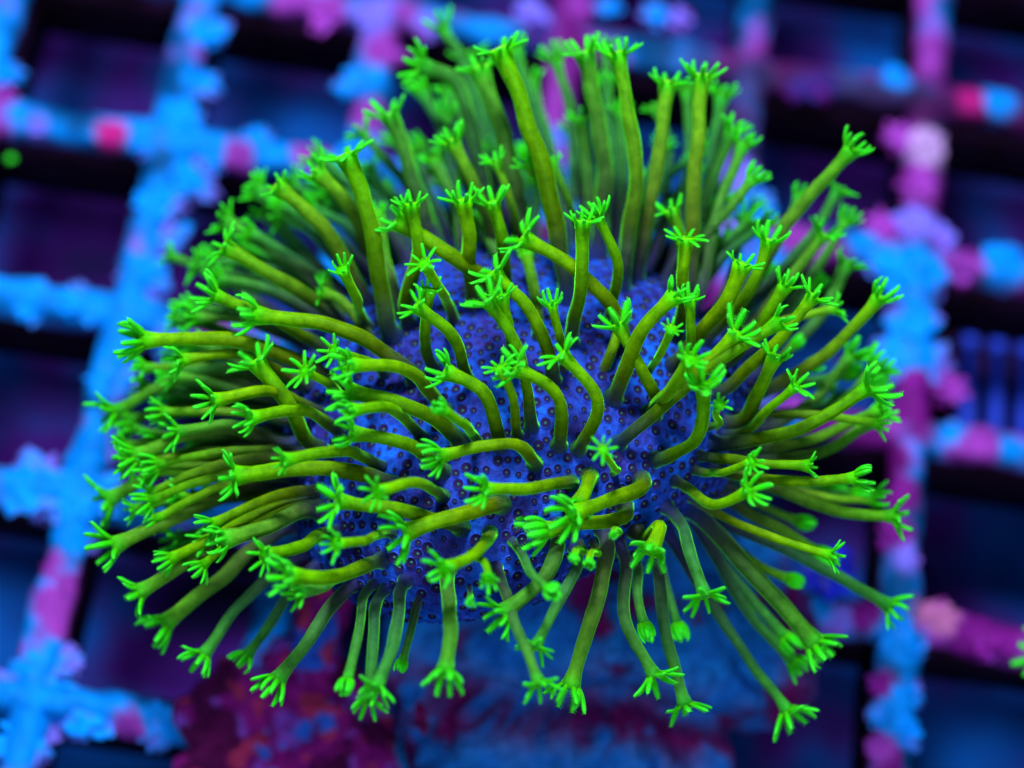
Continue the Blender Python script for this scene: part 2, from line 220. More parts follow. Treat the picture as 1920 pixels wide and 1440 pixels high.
(-0.785,-0.797,2.37,-0.363,0.16,0.918,-0.987,-0.384,2.373,-1.085,-0.101,2.388,0.0403,0.088,0,0,0.42,0.49),
(0.047,-0.92,2.629,-0.1,0.296,0.95,-0.032,-0.564,2.616,-0.115,-0.319,2.618,0.0393,0.086,0,0,0.42,0.2),
(0.455,-1.073,2.649,0.149,0.128,0.981,0.49,-0.944,2.771,0.519,-0.754,2.757,0.0319,0.064,0,0,0.42,0),
(0.808,-0.161,2.194,0.372,0.767,0.523,0.983,0.208,2.306,1.094,0.446,2.276,0.0309,0.136,0,0,0.2,1),
(-1.431,-1.335,1.692,-0.87,-0.145,-0.472,-1.792,-1.403,1.531,-2.005,-1.448,1.465,0.0344,0.099,1,0,0.2,1),
(1.366,-0.774,2.128,0.94,0.263,-0.216,1.775,-0.653,1.997,1.996,-0.582,1.894,0.0297,0.092,0,0,0.2,1),
(-1.473,-1.103,1.886,-0.981,0.069,0.179,-1.94,-1.044,1.818,-2.192,-0.99,1.652,0.0328,0.088,0,0,0.2,1),
(0.549,0.054,1.854,0.474,0.792,-0.385,0.639,0.413,1.806,0.611,0.657,1.862,0.0372,0.138,1,0,0.2,1),
(-1.373,-0.903,2.007,-0.848,0.262,0.46,-1.821,-0.842,2.104,-2.11,-0.858,2.058,0.0373,0.121,0,0,0.2,0.7),
(-1.23,-1.822,1.689,-0.333,-0.208,-0.92,-1.582,-2.008,1.48,-1.929,-2.18,1.574,0.03,0.104,0,0,0.2,0.87),
(-0.096,0.093,1.661,-0.109,0.873,-0.475,-0.117,0.536,1.482,-0.102,0.805,1.422,0.0327,0.126,1,0,0.2,1),
(1.153,-0.74,2.453,0.482,0.329,0.812,1.517,-0.556,2.703,1.822,-0.436,2.717,0.0291,0.095,0,0,0.2,0.26),
(-1.112,-0.679,1.585,0.003,0.084,-0.996,-1.407,-0.458,1.292,-1.814,-0.191,1.35,0.0386,0.091,0,0,0.2,1),
(-0.498,0.001,1.898,-0.348,0.848,0.399,-0.684,0.534,2.057,-0.773,0.86,2.084,0.0335,0.131,0,0,0.2,1),
(-1.296,-0.776,1.612,-0.276,0.12,-0.954,-1.549,-0.633,1.415,-1.809,-0.474,1.451,0.034,0.117,1,0,0.2,1),
(0.668,-0.013,2.012,0.392,0.886,0.25,0.83,0.432,2.122,0.899,0.693,2.176,0.0369,0.104,0,0,0.2,1),
(-1.32,-1.697,1.698,-0.353,-0.164,-0.921,-1.594,-1.789,1.483,-1.861,-1.864,1.479,0.0338,0.135,1,0,0.2,1),
(1.336,-1.095,2.384,0.708,-0.043,0.704,1.817,-1.1,2.594,2.166,-1.089,2.571,0.0303,0.091,0,0,0.2,0.13),
(0.574,-0.051,2.155,0.224,0.837,0.499,0.75,0.395,2.193,0.9,0.662,2.039,0.0382,0.12,0,0,0.2,1),
(1.382,-0.795,2.174,0.95,0.233,-0.209,1.811,-0.654,2.085,2.046,-0.547,2.042,0.0369,0.102,1,0,0.2,1),
(-1.129,-1.928,2.198,-0.718,-0.261,0.645,-1.478,-2.122,2.357,-1.699,-2.296,2.342,0.0352,0.119,0,0,0.2,0),
(1.331,-1.322,2.062,0.734,-0.18,-0.655,1.81,-1.368,1.931,2.155,-1.353,2.032,0.0317,0.117,1,0,0.2,0.82),
(-1.485,-1.018,1.77,-0.973,0.149,0.176,-2.003,-0.939,1.745,-2.295,-0.894,1.635,0.0331,0.093,0,0,0.2,1),
(-1.314,-0.611,1.707,-0.692,0.483,-0.536,-1.722,-0.338,1.536,-1.987,-0.169,1.531,0.0353,0.107,0,0,0.2,1),
(0.483,-0.117,2.26,0.095,0.761,0.642,0.584,0.427,2.383,0.676,0.803,2.236,0.0302,0.086,0,0,0.2,1),
(-1.042,-0.424,2.076,-0.598,0.567,0.567,-1.43,-0.152,2.194,-1.718,-0.011,2.123,0.0299,0.114,0,0,0.2,1),
(0.329,0.078,1.705,0.278,0.493,-0.824,0.4,0.397,1.573,0.409,0.679,1.652,0.0386,0.091,1,0,0.2,1),
(-0.138,0.127,1.735,-0.131,0.869,-0.477,-0.184,0.546,1.679,-0.2,0.811,1.773,0.0374,0.106,1,0,0.2,1),
(0.937,-0.301,2.281,0.469,0.687,0.555,1.162,0.089,2.339,1.288,0.358,2.202,0.0368,0.133,0,0,0.2,1),
(-0.547,-0.061,1.648,-0.394,0.764,-0.511,-0.729,0.282,1.522,-0.846,0.497,1.52,0.0396,0.13,0,0,0.2,1),
(-1.201,-0.527,1.652,-0.624,0.576,-0.528,-1.616,-0.212,1.498,-1.906,-0.038,1.526,0.0349,0.108,0,0,0.2,1),
(-1.293,-0.565,1.817,-0.814,0.564,0.139,-1.831,-0.295,1.73,-2.157,-0.209,1.539,0.0322,0.122,0,0,0.2,1),
(-0.804,-0.148,1.905,-0.479,0.841,0.252,-1.145,0.204,1.942,-1.418,0.345,1.889,0.0398,0.112,0,0,0.2,1),
(-1.449,-1.261,1.706,-0.871,-0.107,-0.48,-1.925,-1.272,1.583,-2.226,-1.244,1.612,0.0395,0.092,0,0,0.2,1),
(1.325,-0.904,2.032,0.71,0.064,-0.701,1.833,-0.778,1.912,2.196,-0.635,2.083,0.0382,0.135,1,0,0.2,1),
(0.508,-0.056,2.183,0.101,0.767,0.634,0.708,0.49,2.323,0.932,0.844,2.186,0.034,0.121,0,0,0.2,1),
(-1.328,-1.107,1.617,-0.36,-0.07,-0.93,-1.638,-1.104,1.354,-1.939,-1.074,1.322,0.0325,0.103,1,0,0.2,1),
(-1.184,-1.982,2.109,-0.793,-0.331,0.511,-1.541,-2.18,2.185,-1.755,-2.336,2.111,0.0355,0.109,0,0,0.2,0),
(-1.37,-1.68,1.974,-0.847,-0.234,0.477,-1.96,-1.816,2.123,-2.334,-1.883,2.083,0.0342,0.129,0,0,0.2,0.22),
(-1.271,-1.553,1.653,-0.385,-0.156,-0.91,-1.596,-1.628,1.412,-1.906,-1.676,1.407,0.0359,0.13,0,0,0.2,1),
(-0.68,-0.091,1.715,-0.439,0.75,-0.495,-0.919,0.243,1.609,-1.094,0.438,1.639,0.0405,0.104,1,0,0.2,1),
(-1.003,-0.265,1.798,-0.597,0.795,0.111,-1.434,0.168,1.797,-1.727,0.366,1.74,0.0311,0.138,0,0,0.2,1),
(-0.037,0.123,1.707,-0.058,0.88,-0.471,-0.081,0.667,1.587,-0.115,1.007,1.641,0.0425,0.122,1,0,0.2,1),
(-1.078,-2.006,2.221,-0.709,-0.275,0.65,-1.48,-2.266,2.325,-1.73,-2.506,2.188,0.0269,0.104,0,0,0.2,0),
(-1.457,-0.975,1.714,-0.849,0.106,-0.517,-1.817,-0.917,1.528,-2.029,-0.873,1.445,0.0348,0.119,0,0,0.2,1),
(0.798,-0.295,2.355,0.313,0.649,0.693,0.955,0.087,2.399,1.054,0.367,2.196,0.032,0.111,0,0,0.2,1),
(0.837,-0.281,2.324,0.326,0.647,0.689,1.067,0.123,2.616,1.236,0.387,2.707,0.0362,0.118,0,0,0.2,0.63),
(0.818,-0.197,1.859,0.507,0.268,-0.819,1.02,0.198,1.635,1.069,0.62,1.699,0.0389,0.132,1,0,0.2,1),
(-1.286,-0.767,2.051,-0.729,0.33,0.599,-1.709,-0.635,2.162,-2.008,-0.581,2.081,0.0361,0.089,0,0,0.2,0.8),
(-1.359,-1.768,1.777,-0.842,-0.307,-0.443,-1.816,-1.886,1.547,-2.084,-1.917,1.42,0.0341,0.105,1,0,0.2,1),
(-0.466,0.031,1.805,-0.38,0.916,0.125,-0.676,0.442,1.772,-0.821,0.657,1.678,0.0341,0.128,0,0,0.2,1),
(-0.546,-0.242,1.597,-0.092,-0.006,-0.996,-0.717,0.062,1.272,-0.91,0.485,1.278,0.0355,0.096,1,0,0.2,1),
(-1.462,-1.033,1.9,-0.9,0.15,0.41,-1.86,-0.981,1.887,-2.097,-0.961,1.726,0.0321,0.092,0,0,0.2,0.99),
(-1.428,-1.028,1.658,-0.856,0.07,-0.512,-1.853,-0.954,1.534,-2.12,-0.879,1.554,0.0383,0.112,0,0,0.2,1),
(1.1,-1.654,2.34,0.623,-0.588,0.515,1.574,-1.923,2.581,1.92,-2.002,2.659,0.0285,0.096,0,0,0.2,0),
(-1.163,-2.046,2.099,-0.784,-0.343,0.517,-1.639,-2.295,2.218,-1.933,-2.48,2.144,0.0325,0.106,0,0,0.2,0),
(0.937,-0.3,2.281,0.469,0.687,0.555,1.209,0.063,2.406,1.399,0.293,2.359,0.0341,0.087,0,0,0.2,0.94),
(-1.369,-1.052,1.629,-0.349,-0.055,-0.935,-1.739,-1.051,1.369,-2.109,-1.027,1.39,0.0306,0.135,1,0,0.2,1),
(-1.316,-1.802,2.003,-0.829,-0.273,0.489,-1.85,-1.908,2.13,-2.2,-1.927,2.077,0.0333,0.105,0,0,0.2,0.21),
(0.153,0.118,1.954,-0.003,0.869,0.495,0.122,0.649,2.049,0.081,0.986,1.955,0.0317,0.1,0,0,0.2,1),
(-1.407,-1.035,1.642,-0.346,-0.054,-0.937,-1.727,-1.077,1.457,-2.05,-1.118,1.525,0.0359,0.103,1,0,0.2,1),
(-1.458,-1.224,1.94,-0.884,0.004,0.467,-1.914,-1.233,1.994,-2.199,-1.248,1.887,0.032,0.114,0,0,0.2,0.7),
(-1.347,-0.746,1.646,-0.762,0.359,-0.538,-1.738,-0.484,1.434,-1.953,-0.276,1.371,0.0376,0.096,1,0,0.2,1),
(1.106,-1.442,2.493,0.58,-0.315,0.751,1.455,-1.524,2.737,1.725,-1.523,2.8,0.0318,0.075,0,0,0.2,0),
(-0.588,-0.075,1.979,-0.369,0.843,0.391,-0.876,0.394,2.083,-1.102,0.648,2.043,0.0346,0.092,0,0,0.2,1),
(1.207,-1.467,2.385,0.678,-0.421,0.603,1.677,-1.585,2.675,2.007,-1.548,2.791,0.035,0.113,0,0,0.2,0),
(1.318,-1.318,2.047,0.733,-0.175,-0.657,1.73,-1.333,1.861,2.019,-1.288,1.855,0.0367,0.131,1,0,0.2,1),
(-1.325,-1.845,1.769,-0.83,-0.341,-0.441,-1.753,-2.058,1.652,-2.005,-2.212,1.67,0.0364,0.12,0,0,0.2,0.75),
(1.229,-0.525,2.025,0.821,0.502,-0.273,1.617,-0.194,1.973,1.803,0.049,2.016,0.0311,0.106,1,0,0.2,1),
(-1.344,-1.476,2.096,-0.762,-0.127,0.635,-1.828,-1.542,2.251,-2.163,-1.578,2.188,0.0311,0.108,0,0,0.2,0.25),
(1.093,-0.485,1.933,0.539,0.261,-0.801,1.357,-0.187,1.752,1.51,0.123,1.816,0.0392,0.129,1,0,0.2,1),
(-0.68,-0.075,1.86,-0.453,0.885,0.11,-0.977,0.315,1.823,-1.202,0.492,1.727,0.0368,0.141,0,0,0.2,1),
(0.164,-0.044,1.612,0.169,0.181,-0.969,0.125,0.307,1.44,0.001,0.718,1.597,0.0335,0.122,0,0,0.2,1),
(-1.463,-1.322,1.915,-0.977,-0.102,0.188,-2.054,-1.326,1.917,-2.393,-1.282,1.828,0.0317,0.086,0,0,0.2,0.75),
(0.923,-0.205,1.935,0.656,0.683,-0.321,1.167,0.163,1.866,1.26,0.418,1.89,0.0398,0.1,0,0,0.2,1),
(-1.063,-0.316,1.828,-0.637,0.762,0.115,-1.461,-0.031,1.845,-1.752,0.052,1.822,0.038,0.133,0,0,0.2,1),
(0.921,-0.17,2.004,0.655,0.684,-0.321,1.229,0.27,1.967,1.36,0.57,2.062,0.0304,0.089,0,0,0.2,1),
(-1.396,-1.681,1.885,-0.941,-0.269,0.205,-1.892,-1.788,1.915,-2.183,-1.823,1.87,0.0343,0.133,0,0,0.2,0.47),
(0.45,-0.033,1.706,0.384,0.326,-0.864,0.561,0.334,1.473,0.559,0.708,1.502,0.0359,0.119,0,0,0.2,1),
(-0.303,0.068,1.694,-0.252,0.837,-0.486,-0.529,0.409,1.617,-0.751,0.582,1.684,0.0324,0.1,0,0,0.2,1),
(-1.218,-0.563,1.989,-0.749,0.508,0.425,-1.618,-0.337,2.099,-1.878,-0.224,2.084,0.0329,0.114,0,0,0.2,0.95),
(-0.821,-0.227,2.048,-0.439,0.737,0.514,-1.08,0.095,2.067,-1.278,0.273,1.907,0.0339,0.126,0,0,0.2,1),
(-1.369,-1.662,1.985,-0.849,-0.229,0.477,-1.842,-1.782,2.116,-2.138,-1.852,2.096,0.03,0.08,0,0,0.2,0.22),
(-1.465,-1.061,1.904,-0.901,0.127,0.414,-1.891,-1.003,1.916,-2.149,-0.971,1.781,0.0298,0.107,0,0,0.2,0.93),
(-1.195,-0.44,1.805,-0.734,0.668,0.126,-1.576,-0.169,1.761,-1.816,-0.055,1.652,0.0346,0.086,0,0,0.2,1),
(-0.97,-0.264,1.926,-0.548,0.74,0.389,-1.288,-0.012,1.996,-1.536,0.079,1.957,0.0368,0.117,0,0,0.2,1),
(-0.79,-0.181,1.991,-0.453,0.805,0.382,-1.174,0.249,2.003,-1.48,0.444,1.831,0.0387,0.135,0,0,0.2,1),
(-1.425,-1.182,1.999,-0.881,0.036,0.472,-1.876,-1.107,2.103,-2.152,-1.017,2.06,0.0363,0.082,0,0,0.2,0.63),
(-0.741,-0.098,1.785,-0.475,0.874,0.107,-1.063,0.311,1.739,-1.301,0.495,1.629,0.0387,0.145,0,0,0.2,1),
(-1.224,-1.803,2.139,-0.731,-0.237,0.641,-1.738,-2.028,2.237,-2.082,-2.22,2.051,0.0288,0.081,0,0,0.2,0.11),
(-1.059,-0.323,1.89,-0.641,0.759,0.115,-1.549,0.044,1.955,-1.9,0.163,1.986,0.0311,0.124,0,0,0.2,1),
(-1.455,-1.473,1.84,-0.964,-0.183,0.191,-1.944,-1.592,1.912,-2.218,-1.679,1.932,0.0362,0.114,0,0,0.2,0.47),
(-1.471,-1.199,1.912,-0.967,-0.005,0.254,-1.993,-1.198,1.791,-2.263,-1.195,1.506,0.0379,0.118,0,0,0.2,1),
(-1.456,-1.5,1.808,-0.976,-0.213,-0.046,-2.058,-1.564,1.769,-2.403,-1.546,1.739,0.0296,0.083,0,0,0.2,0.72),
(-1.255,-1.773,2.115,-0.735,-0.229,0.638,-1.775,-1.972,2.248,-2.129,-2.134,2.116,0.0303,0.116,0,0,0.2,0.08),
(-1.343,-1.806,1.945,-0.922,-0.32,0.219,-1.924,-2.02,1.993,-2.255,-2.151,1.948,0.0338,0.082,0,0,0.2,0.24),
(-1.414,-0.849,1.898,-0.836,0.299,0.459,-1.872,-0.759,1.947,-2.169,-0.755,1.83,0.0328,0.132,0,0,0.2,0.98),
(-1.351,-1.123,2.1,-0.768,0.099,0.633,-1.748,-1.061,2.157,-2.02,-1.011,2.01,0.0338,0.094,0,0,0.2,0.68),
(-0.972,-0.252,1.871,-0.583,0.805,0.11,-1.259,0.058,1.942,-1.45,0.203,2,0.0363,0.093,0,0,0.2,1),
(-1.477,-1.224,1.878,-0.982,-0.031,0.184,-1.954,-1.22,1.867,-2.225,-1.203,1.778,0.0361,0.117,0,0,0.2,0.83),
(-1.351,-0.92,2.044,-0.751,0.24,0.615,-1.824,-0.825,2.158,-2.157,-0.797,2.053,0.036,0.1,0,0,0.2,0.73),
(-1.408,-1.406,2.011,-0.873,-0.117,0.473,-1.88,-1.479,2.1,-2.176,-1.531,2.029,0.038,0.107,0,0,0.2,0.43),
(-1.251,-0.517,1.861,-0.785,0.605,0.133,-1.676,-0.299,1.854,-1.952,-0.239,1.792,0.0385,0.136,0,0,0.2,1),
(-1.447,-1.513,1.841,-0.96,-0.201,0.193,-1.962,-1.628,1.781,-2.245,-1.697,1.612,0.0314,0.083,0,0,0.2,0.79),
(-1.326,-1.885,1.897,-0.912,-0.342,0.225,-1.74,-2.006,2.002,-1.98,-2.048,2.065,0.0304,0.104,0,0,0.2,0.17),
(-1.378,-0.935,2.015,-0.849,0.238,0.473,-1.814,-0.834,2.064,-2.092,-0.786,1.951,0.0331,0.112,0,0,0.2,0.84),
(-0.878,-0.222,1.966,-0.498,0.777,0.384,-1.156,0.116,2.032,-1.356,0.295,1.981,0.0404,0.094,0,0,0.2,1),
(-1.429,-1.316,1.989,-0.88,-0.061,0.47,-1.882,-1.302,2.084,-2.167,-1.26,2.032,0.0326,0.103,0,0,0.2,0.55),
(-1.373,-1.201,2.082,-0.773,0.043,0.633,-1.871,-1.204,2.141,-2.214,-1.228,1.94,0.0385,0.091,0,0,0.2,0.66),
(-1.259,-1.672,2.145,-0.739,-0.204,0.642,-1.769,-1.813,2.275,-2.126,-1.91,2.153,0.0287,0.119,0,0,0.2,0.14),
(-1.273,-0.524,1.757,-0.79,0.598,0.136,-1.691,-0.244,1.716,-1.937,-0.107,1.601,0.0402,0.106,0,0,0.2,1),
(-0.362,-0.044,2.065,-0.241,0.771,0.59,-0.542,0.356,2.196,-0.697,0.609,2.148,0.0313,0.097,0,0,0.2,1),
(-0.767,-0.114,1.801,-0.484,0.868,0.106,-1.06,0.178,1.826,-1.296,0.281,1.824,0.0409,0.14,0,0,0.2,1),
(-0.921,-0.212,1.838,-0.552,0.827,0.108,-1.268,0.154,1.773,-1.514,0.307,1.638,0.0324,0.134,0,0,0.2,1),
(-1.25,-0.583,1.955,-0.759,0.49,0.429,-1.764,-0.423,2.047,-2.122,-0.428,1.974,0.0302,0.089,0,0,0.2,0.97),
(-0.863,-0.253,2.048,-0.472,0.729,0.497,-1.206,0.08,2.132,-1.484,0.237,2.041,0.0393,0.129,0,0,0.2,1),
(-1.459,-1.457,1.836,-0.966,-0.174,0.191,-2.063,-1.608,1.897,-2.401,-1.728,1.882,0.0325,0.098,0,0,0.2,0.49),
(-1.293,-0.665,1.967,-0.788,0.433,0.438,-1.747,-0.488,1.951,-2.037,-0.427,1.743,0.0306,0.126,0,0,0.2,1),
(-0.344,0.021,1.974,-0.282,0.857,0.431,-0.644,0.522,1.976,-0.915,0.778,1.758,0.0329,0.129,0,0,0.2,1),
(-0.87,-0.225,1.985,-0.497,0.778,0.385,-1.27,0.192,2.123,-1.577,0.384,2.123,0.0403,0.102,0,0,0.2,1),
(-0.839,-0.296,2.122,-0.457,0.695,0.555,-1.142,0.038,2.16,-1.378,0.222,1.991,0.0324,0.112,0,0,0.2,1),
(-1.245,-0.573,1.954,-0.755,0.497,0.428,-1.604,-0.368,1.957,-1.831,-0.262,1.808,0.036,0.102,0,0,0.2,1),
(-0.897,-0.189,1.778,-0.543,0.84,0.016,-1.217,0.158,1.736,-1.446,0.309,1.673,0.0315,0.118,0,0,0.2,1),
(-1.222,-1.706,2.176,-0.733,-0.214,0.645,-1.776,-1.897,2.248,-2.155,-2.049,2.006,0.0353,0.127,0,0,0.2,0.23),
(-1.459,-0.929,1.817,-0.958,0.233,0.17,-1.972,-0.84,1.878,-2.27,-0.816,1.889,0.0376,0.094,0,0,0.2,0.89),
]
NODULES=[(-2.86,2.54,0.137,'b'),(-2.81,2.07,0.127,'b'),(-2.91,1.63,0.176,'b'),(-3.18,1.44,0.108,'b'),(-2.64,1.46,0.133,'b'),(-2.93,0.95,0.164,'b'),(-2.71,1.18,0.14,'b'),(-2.83,0.66,0.147,'b'),(-2.91,0.28,0.161,'b'),(-3.34,0.02,0.144,'b'),(-3.69,-0.03,0.12,'b'),(-2.92,-0.05,0.16,'b'),(-2.95,-0.55,0.15,'b'),(-2.95,-1.08,0.132,'b'),(-3.35,-1.46,0.184,'b'),(-2.99,-1.48,0.172,'b'),(-2.96,-1.78,0.144,'b'),(-3.0,-2.92,0.176,'b'),(-2.85,-2.69,0.126,'b'),(-2.6,-3.05,0.161,'b'),(-2.98,-3.29,0.16,'b'),(-2.12,-3.06,0.124,'b'),(-3.14,-1.51,0.153,'b'),(-3.42,1.46,0.092,'R'),(-4.0,1.43,0.058,'l'),(-2.42,1.44,0.117,'P'),(-1.84,1.59,0.134,'P'),(-2.9,-2.21,0.195,'P'),(-2.79,-2.45,0.171,'P'),(-2.25,-3.12,0.117,'P'),(-4.37,1.88,0.093,'b'),(-4.32,1.66,0.084,'p'),(-2.2,2.83,0.173,'P'),(-1.99,2.88,0.13,'p'),(-1.46,2.59,0.12,'p'),(-1.6,2.9,0.139,'l'),(-1.64,2.28,0.119,'b'),(-1.49,1.98,0.11,'p'),(-1.16,2.89,0.095,'l'),(-1.58,1.55,0.1,'b'),(0.08,3.31,0.105,'p'),(0.28,3.37,0.097,'b'),(0.88,3.38,0.114,'l'),(0.67,3.39,0.097,'b'),(2.99,2.49,0.129,'w'),(2.92,2.16,0.145,'p'),(2.77,2.58,0.112,'p'),(2.67,1.68,0.118,'p'),(2.91,1.78,0.11,'l'),(3.16,1.71,0.109,'l'),(2.54,1.52,0.109,'b'),(2.88,1.38,0.192,'b'),(3.07,1.32,0.142,'b'),(3.32,1.46,0.109,'p'),(3.66,1.55,0.143,'b'),(2.96,0.93,0.173,'b'),(3.11,0.59,0.172,'b'),(2.88,0.59,0.139,'b'),(3.28,0.42,0.098,'p'),(2.94,0.18,0.105,'m'),(3.01,0.39,0.114,'m'),(3.32,0.05,0.081,'b'),(3.56,-0.01,0.153,'P'),(3.75,-0.01,0.08,'b'),(3.44,-0.01,0.129,'P'),(2.94,-0.53,0.103,'m'),(2.92,-0.83,0.102,'m'),(3.01,-1.01,0.086,'l'),(3.28,-1.41,0.108,'s'),(3.16,-1.41,0.077,'s'),(2.96,-1.56,0.146,'b'),(3.04,-1.67,0.115,'b'),(3.52,-1.51,0.154,'M'),(3.7,-1.52,0.115,'m'),(2.88,-1.97,0.076,'m'),(3.08,-2.0,0.099,'b'),(2.92,-2.2,0.083,'b'),(3.07,-2.29,0.098,'b'),(2.89,-2.43,0.075,'p'),(3.54,3.05,0.122,'b'),(3.32,2.99,0.087,'r'),(2.7,3.12,0.096,'b'),(2.09,2.91,0.096,'v'),(1.92,2.86,0.078,'v'),(1.51,1.96,0.119,'l'),(1.69,1.72,0.126,'b'),(1.35,1.47,0.109,'p'),(1.44,1.41,0.108,'l'),(1.78,1.33,0.125,'b'),(1.59,1.16,0.108,'b'),(1.94,1.5,0.126,'p'),(2.15,1.44,0.109,'p'),(2.53,-1.55,0.092,'l'),(2.41,-1.49,0.092,'b'),(2.72,-1.48,0.1,'m'),(1.96,-1.3,0.101,'b'),(1.84,-1.25,0.085,'p'),(2.09,0.06,0.08,'p'),(2.06,-0.08,0.064,'b'),(2.38,0.06,0.089,'m'),(-2.33,0.02,0.096,'p'),(-2.09,0.04,0.088,'l'),(-2.32,1.66,0.1,'b'),(-2.2,1.46,0.083,'b'),(-2.65,-0.17,0.119,'b'),(-3.07,-2.04,0.075,'p'),(-1.98,-1.34,0.116,'b'),(-2.13,-1.34,0.108,'b'),(-2.31,-1.43,0.1,'b'),(-1.74,-1.59,0.092,'l'),(-1.56,-1.5,0.084,'b'),(-0.32,3.19,0.114,'l'),(-0.25,3.0,0.087,'v')]


# ---------------------------------------------------------------- helpers
rnd = random.Random(7)
def link(name, me, parent=None, mats=(), smooth=True):
    o = bpy.data.objects.new(name, me); col.objects.link(o)
    for m in mats:
        if m.name not in me.materials: me.materials.append(m)
    if parent: o.parent = parent
    return o
def mesh(name, v, f, smooth=True):
    me = bpy.data.meshes.new(name); me.from_pydata([tuple(map(float, p)) for p in v], [], [tuple(int(i) for i in q) for q in f])
    if smooth: me.polygons.foreach_set('use_smooth', [True] * len(me.polygons))
    me.update(); return me
def fattr(me, name, vals):
    a = me.attributes.new(name, 'FLOAT', 'POINT'); a.data.foreach_set('value', np.asarray(vals, 'f'))
def cattr(me, name, cols):
    a = me.attributes.new(name, 'FLOAT_COLOR', 'POINT')
    c = np.ones((len(cols), 4), 'f'); c[:, :3] = cols; a.data.foreach_set('color', c.ravel())
def tag(o, label, cat, kind=None, group=None):
    o['label'] = label; o['category'] = cat
    if kind: o['kind'] = kind
    if group: o['group'] = group
def empty(name, loc):
    o = bpy.data.objects.new(name, None); o.empty_display_size = .2; col.objects.link(o); o.location = loc; return o

# ---------------------------------------------------------------- materials
def new_mat(name):
    m = bpy.data.materials.new(name); m.use_nodes = True
    nt = m.node_tree; b = nt.nodes['Principled BSDF']
    return m, nt, b
def nd(nt, t, **kw):
    n = nt.nodes.new(t)
    for k, v in kw.items(): setattr(n, k, v)
    return n
def ramp(nt, stops):
    n = nt.nodes.new('ShaderNodeValToRGB'); e = n.color_ramp.elements
    while len(e) < len(stops): e.new(0.5)
    for i, (p, c) in enumerate(stops): e[i].position = p; e[i].color = (*c, 1)
    return n
def mix(nt, fac, a, b, mode='MIX'):
    n = nd(nt, 'ShaderNodeMix', data_type='RGBA', blend_type=mode)
    for s, v in ((0, fac), (6, a), (7, b)):
        if isinstance(v, (int, float)): n.inputs[s].default_value = v
        elif isinstance(v, tuple): n.inputs[s].default_value = (*v, 1)
        else: nt.links.new(v, n.inputs[s])
    return n.outputs[2]
def noise_n(nt, scale, detail=3, coord='Object', rough=.55):
    tc = nd(nt, 'ShaderNodeTexCoord'); n = nd(nt, 'ShaderNodeTexNoise')
    n.inputs['Scale'].default_value = scale; n.inputs['Detail'].default_value = detail; n.inputs['Roughness'].default_value = rough
    nt.links.new(tc.outputs[coord], n.inputs['Vector']); return n
def bump(nt, b, h, strength, dist):
    n = nd(nt, 'ShaderNodeBump'); n.inputs['Strength'].default_value = strength; n.inputs['Distance'].default_value = dist
    nt.links.new(h, n.inputs['Height']); nt.links.new(n.outputs['Normal'], b.inputs['Normal'])

# polyp column: purple-brown foot, olive column, greener under the tentacles; pale paints water haze on deeper ones in sea green
MP, nt, b = new_mat('polyp_tissue')
at_ = nd(nt, 'ShaderNodeAttribute', attribute_name='t'); ap = nd(nt, 'ShaderNodeAttribute', attribute_name='pale'); al = nd(nt, 'ShaderNodeAttribute', attribute_name='arc')
r1 = ramp(nt, [(0, (.016, .04, .34)), (.09, (.020, .032, .14)), (.17, (.036, .050, .05)), (.36, (.070, .115, .0005)), (.66, (.120, .255, .0002)), (.92, (.125, .36, .0002)), (1, (.045, .58, .002))])
nt.links.new(at_.outputs['Fac'], r1.inputs['Fac'])
r2 = ramp(nt, [(0, (.03, .03, .26)), (.20, (.030, .025, .10)), (.36, (.024, .046, .050)), (.60, (.022, .115, .048)), (.93, (.034, .22, .035)), (1, (.03, .46, .03))])
nt.links.new(at_.outputs['Fac'], r2.inputs['Fac'])
cc = mix(nt, ap.outputs['Fac'], r1.outputs['Color'], r2.outputs['Color'])
n1 = noise_n(nt, 11, 6, rough=.7)
rv = ramp(nt, [(.32, (.50, .56, .5)), (.68, (1.32, 1.22, 1.0))]); nt.links.new(n1.outputs['Fac'], rv.inputs['Fac'])
cc = mix(nt, 1.0, cc, rv.outputs['Color'], 'MULTIPLY')
oi = nd(nt, 'ShaderNodeObjectInfo')
ro = ramp(nt, [(0, (.72, .86, 1)), (.5, (1, 1, 1)), (1, (1.3, 1.0, .8))]); nt.links.new(oi.outputs['Random'], ro.inputs['Fac'])
cc = mix(nt, 1.0, cc, ro.outputs['Color'], 'MULTIPLY')
nt.links.new(cc, b.inputs['Base Color'])
b.inputs['Roughness'].default_value = .55; b.inputs['Specular IOR Level'].default_value = .04
b.inputs['Sheen Weight'].default_value = .9; b.inputs['Sheen Roughness'].default_value = .28; b.inputs['Sheen Tint'].default_value = (.15, 1, .02, 1)
b.inputs['Subsurface Weight'].default_value = 1.0; b.inputs['Subsurface Radius'].default_value = (.8, 1, .15); b.inputs['Subsurface Scale'].default_value = .11
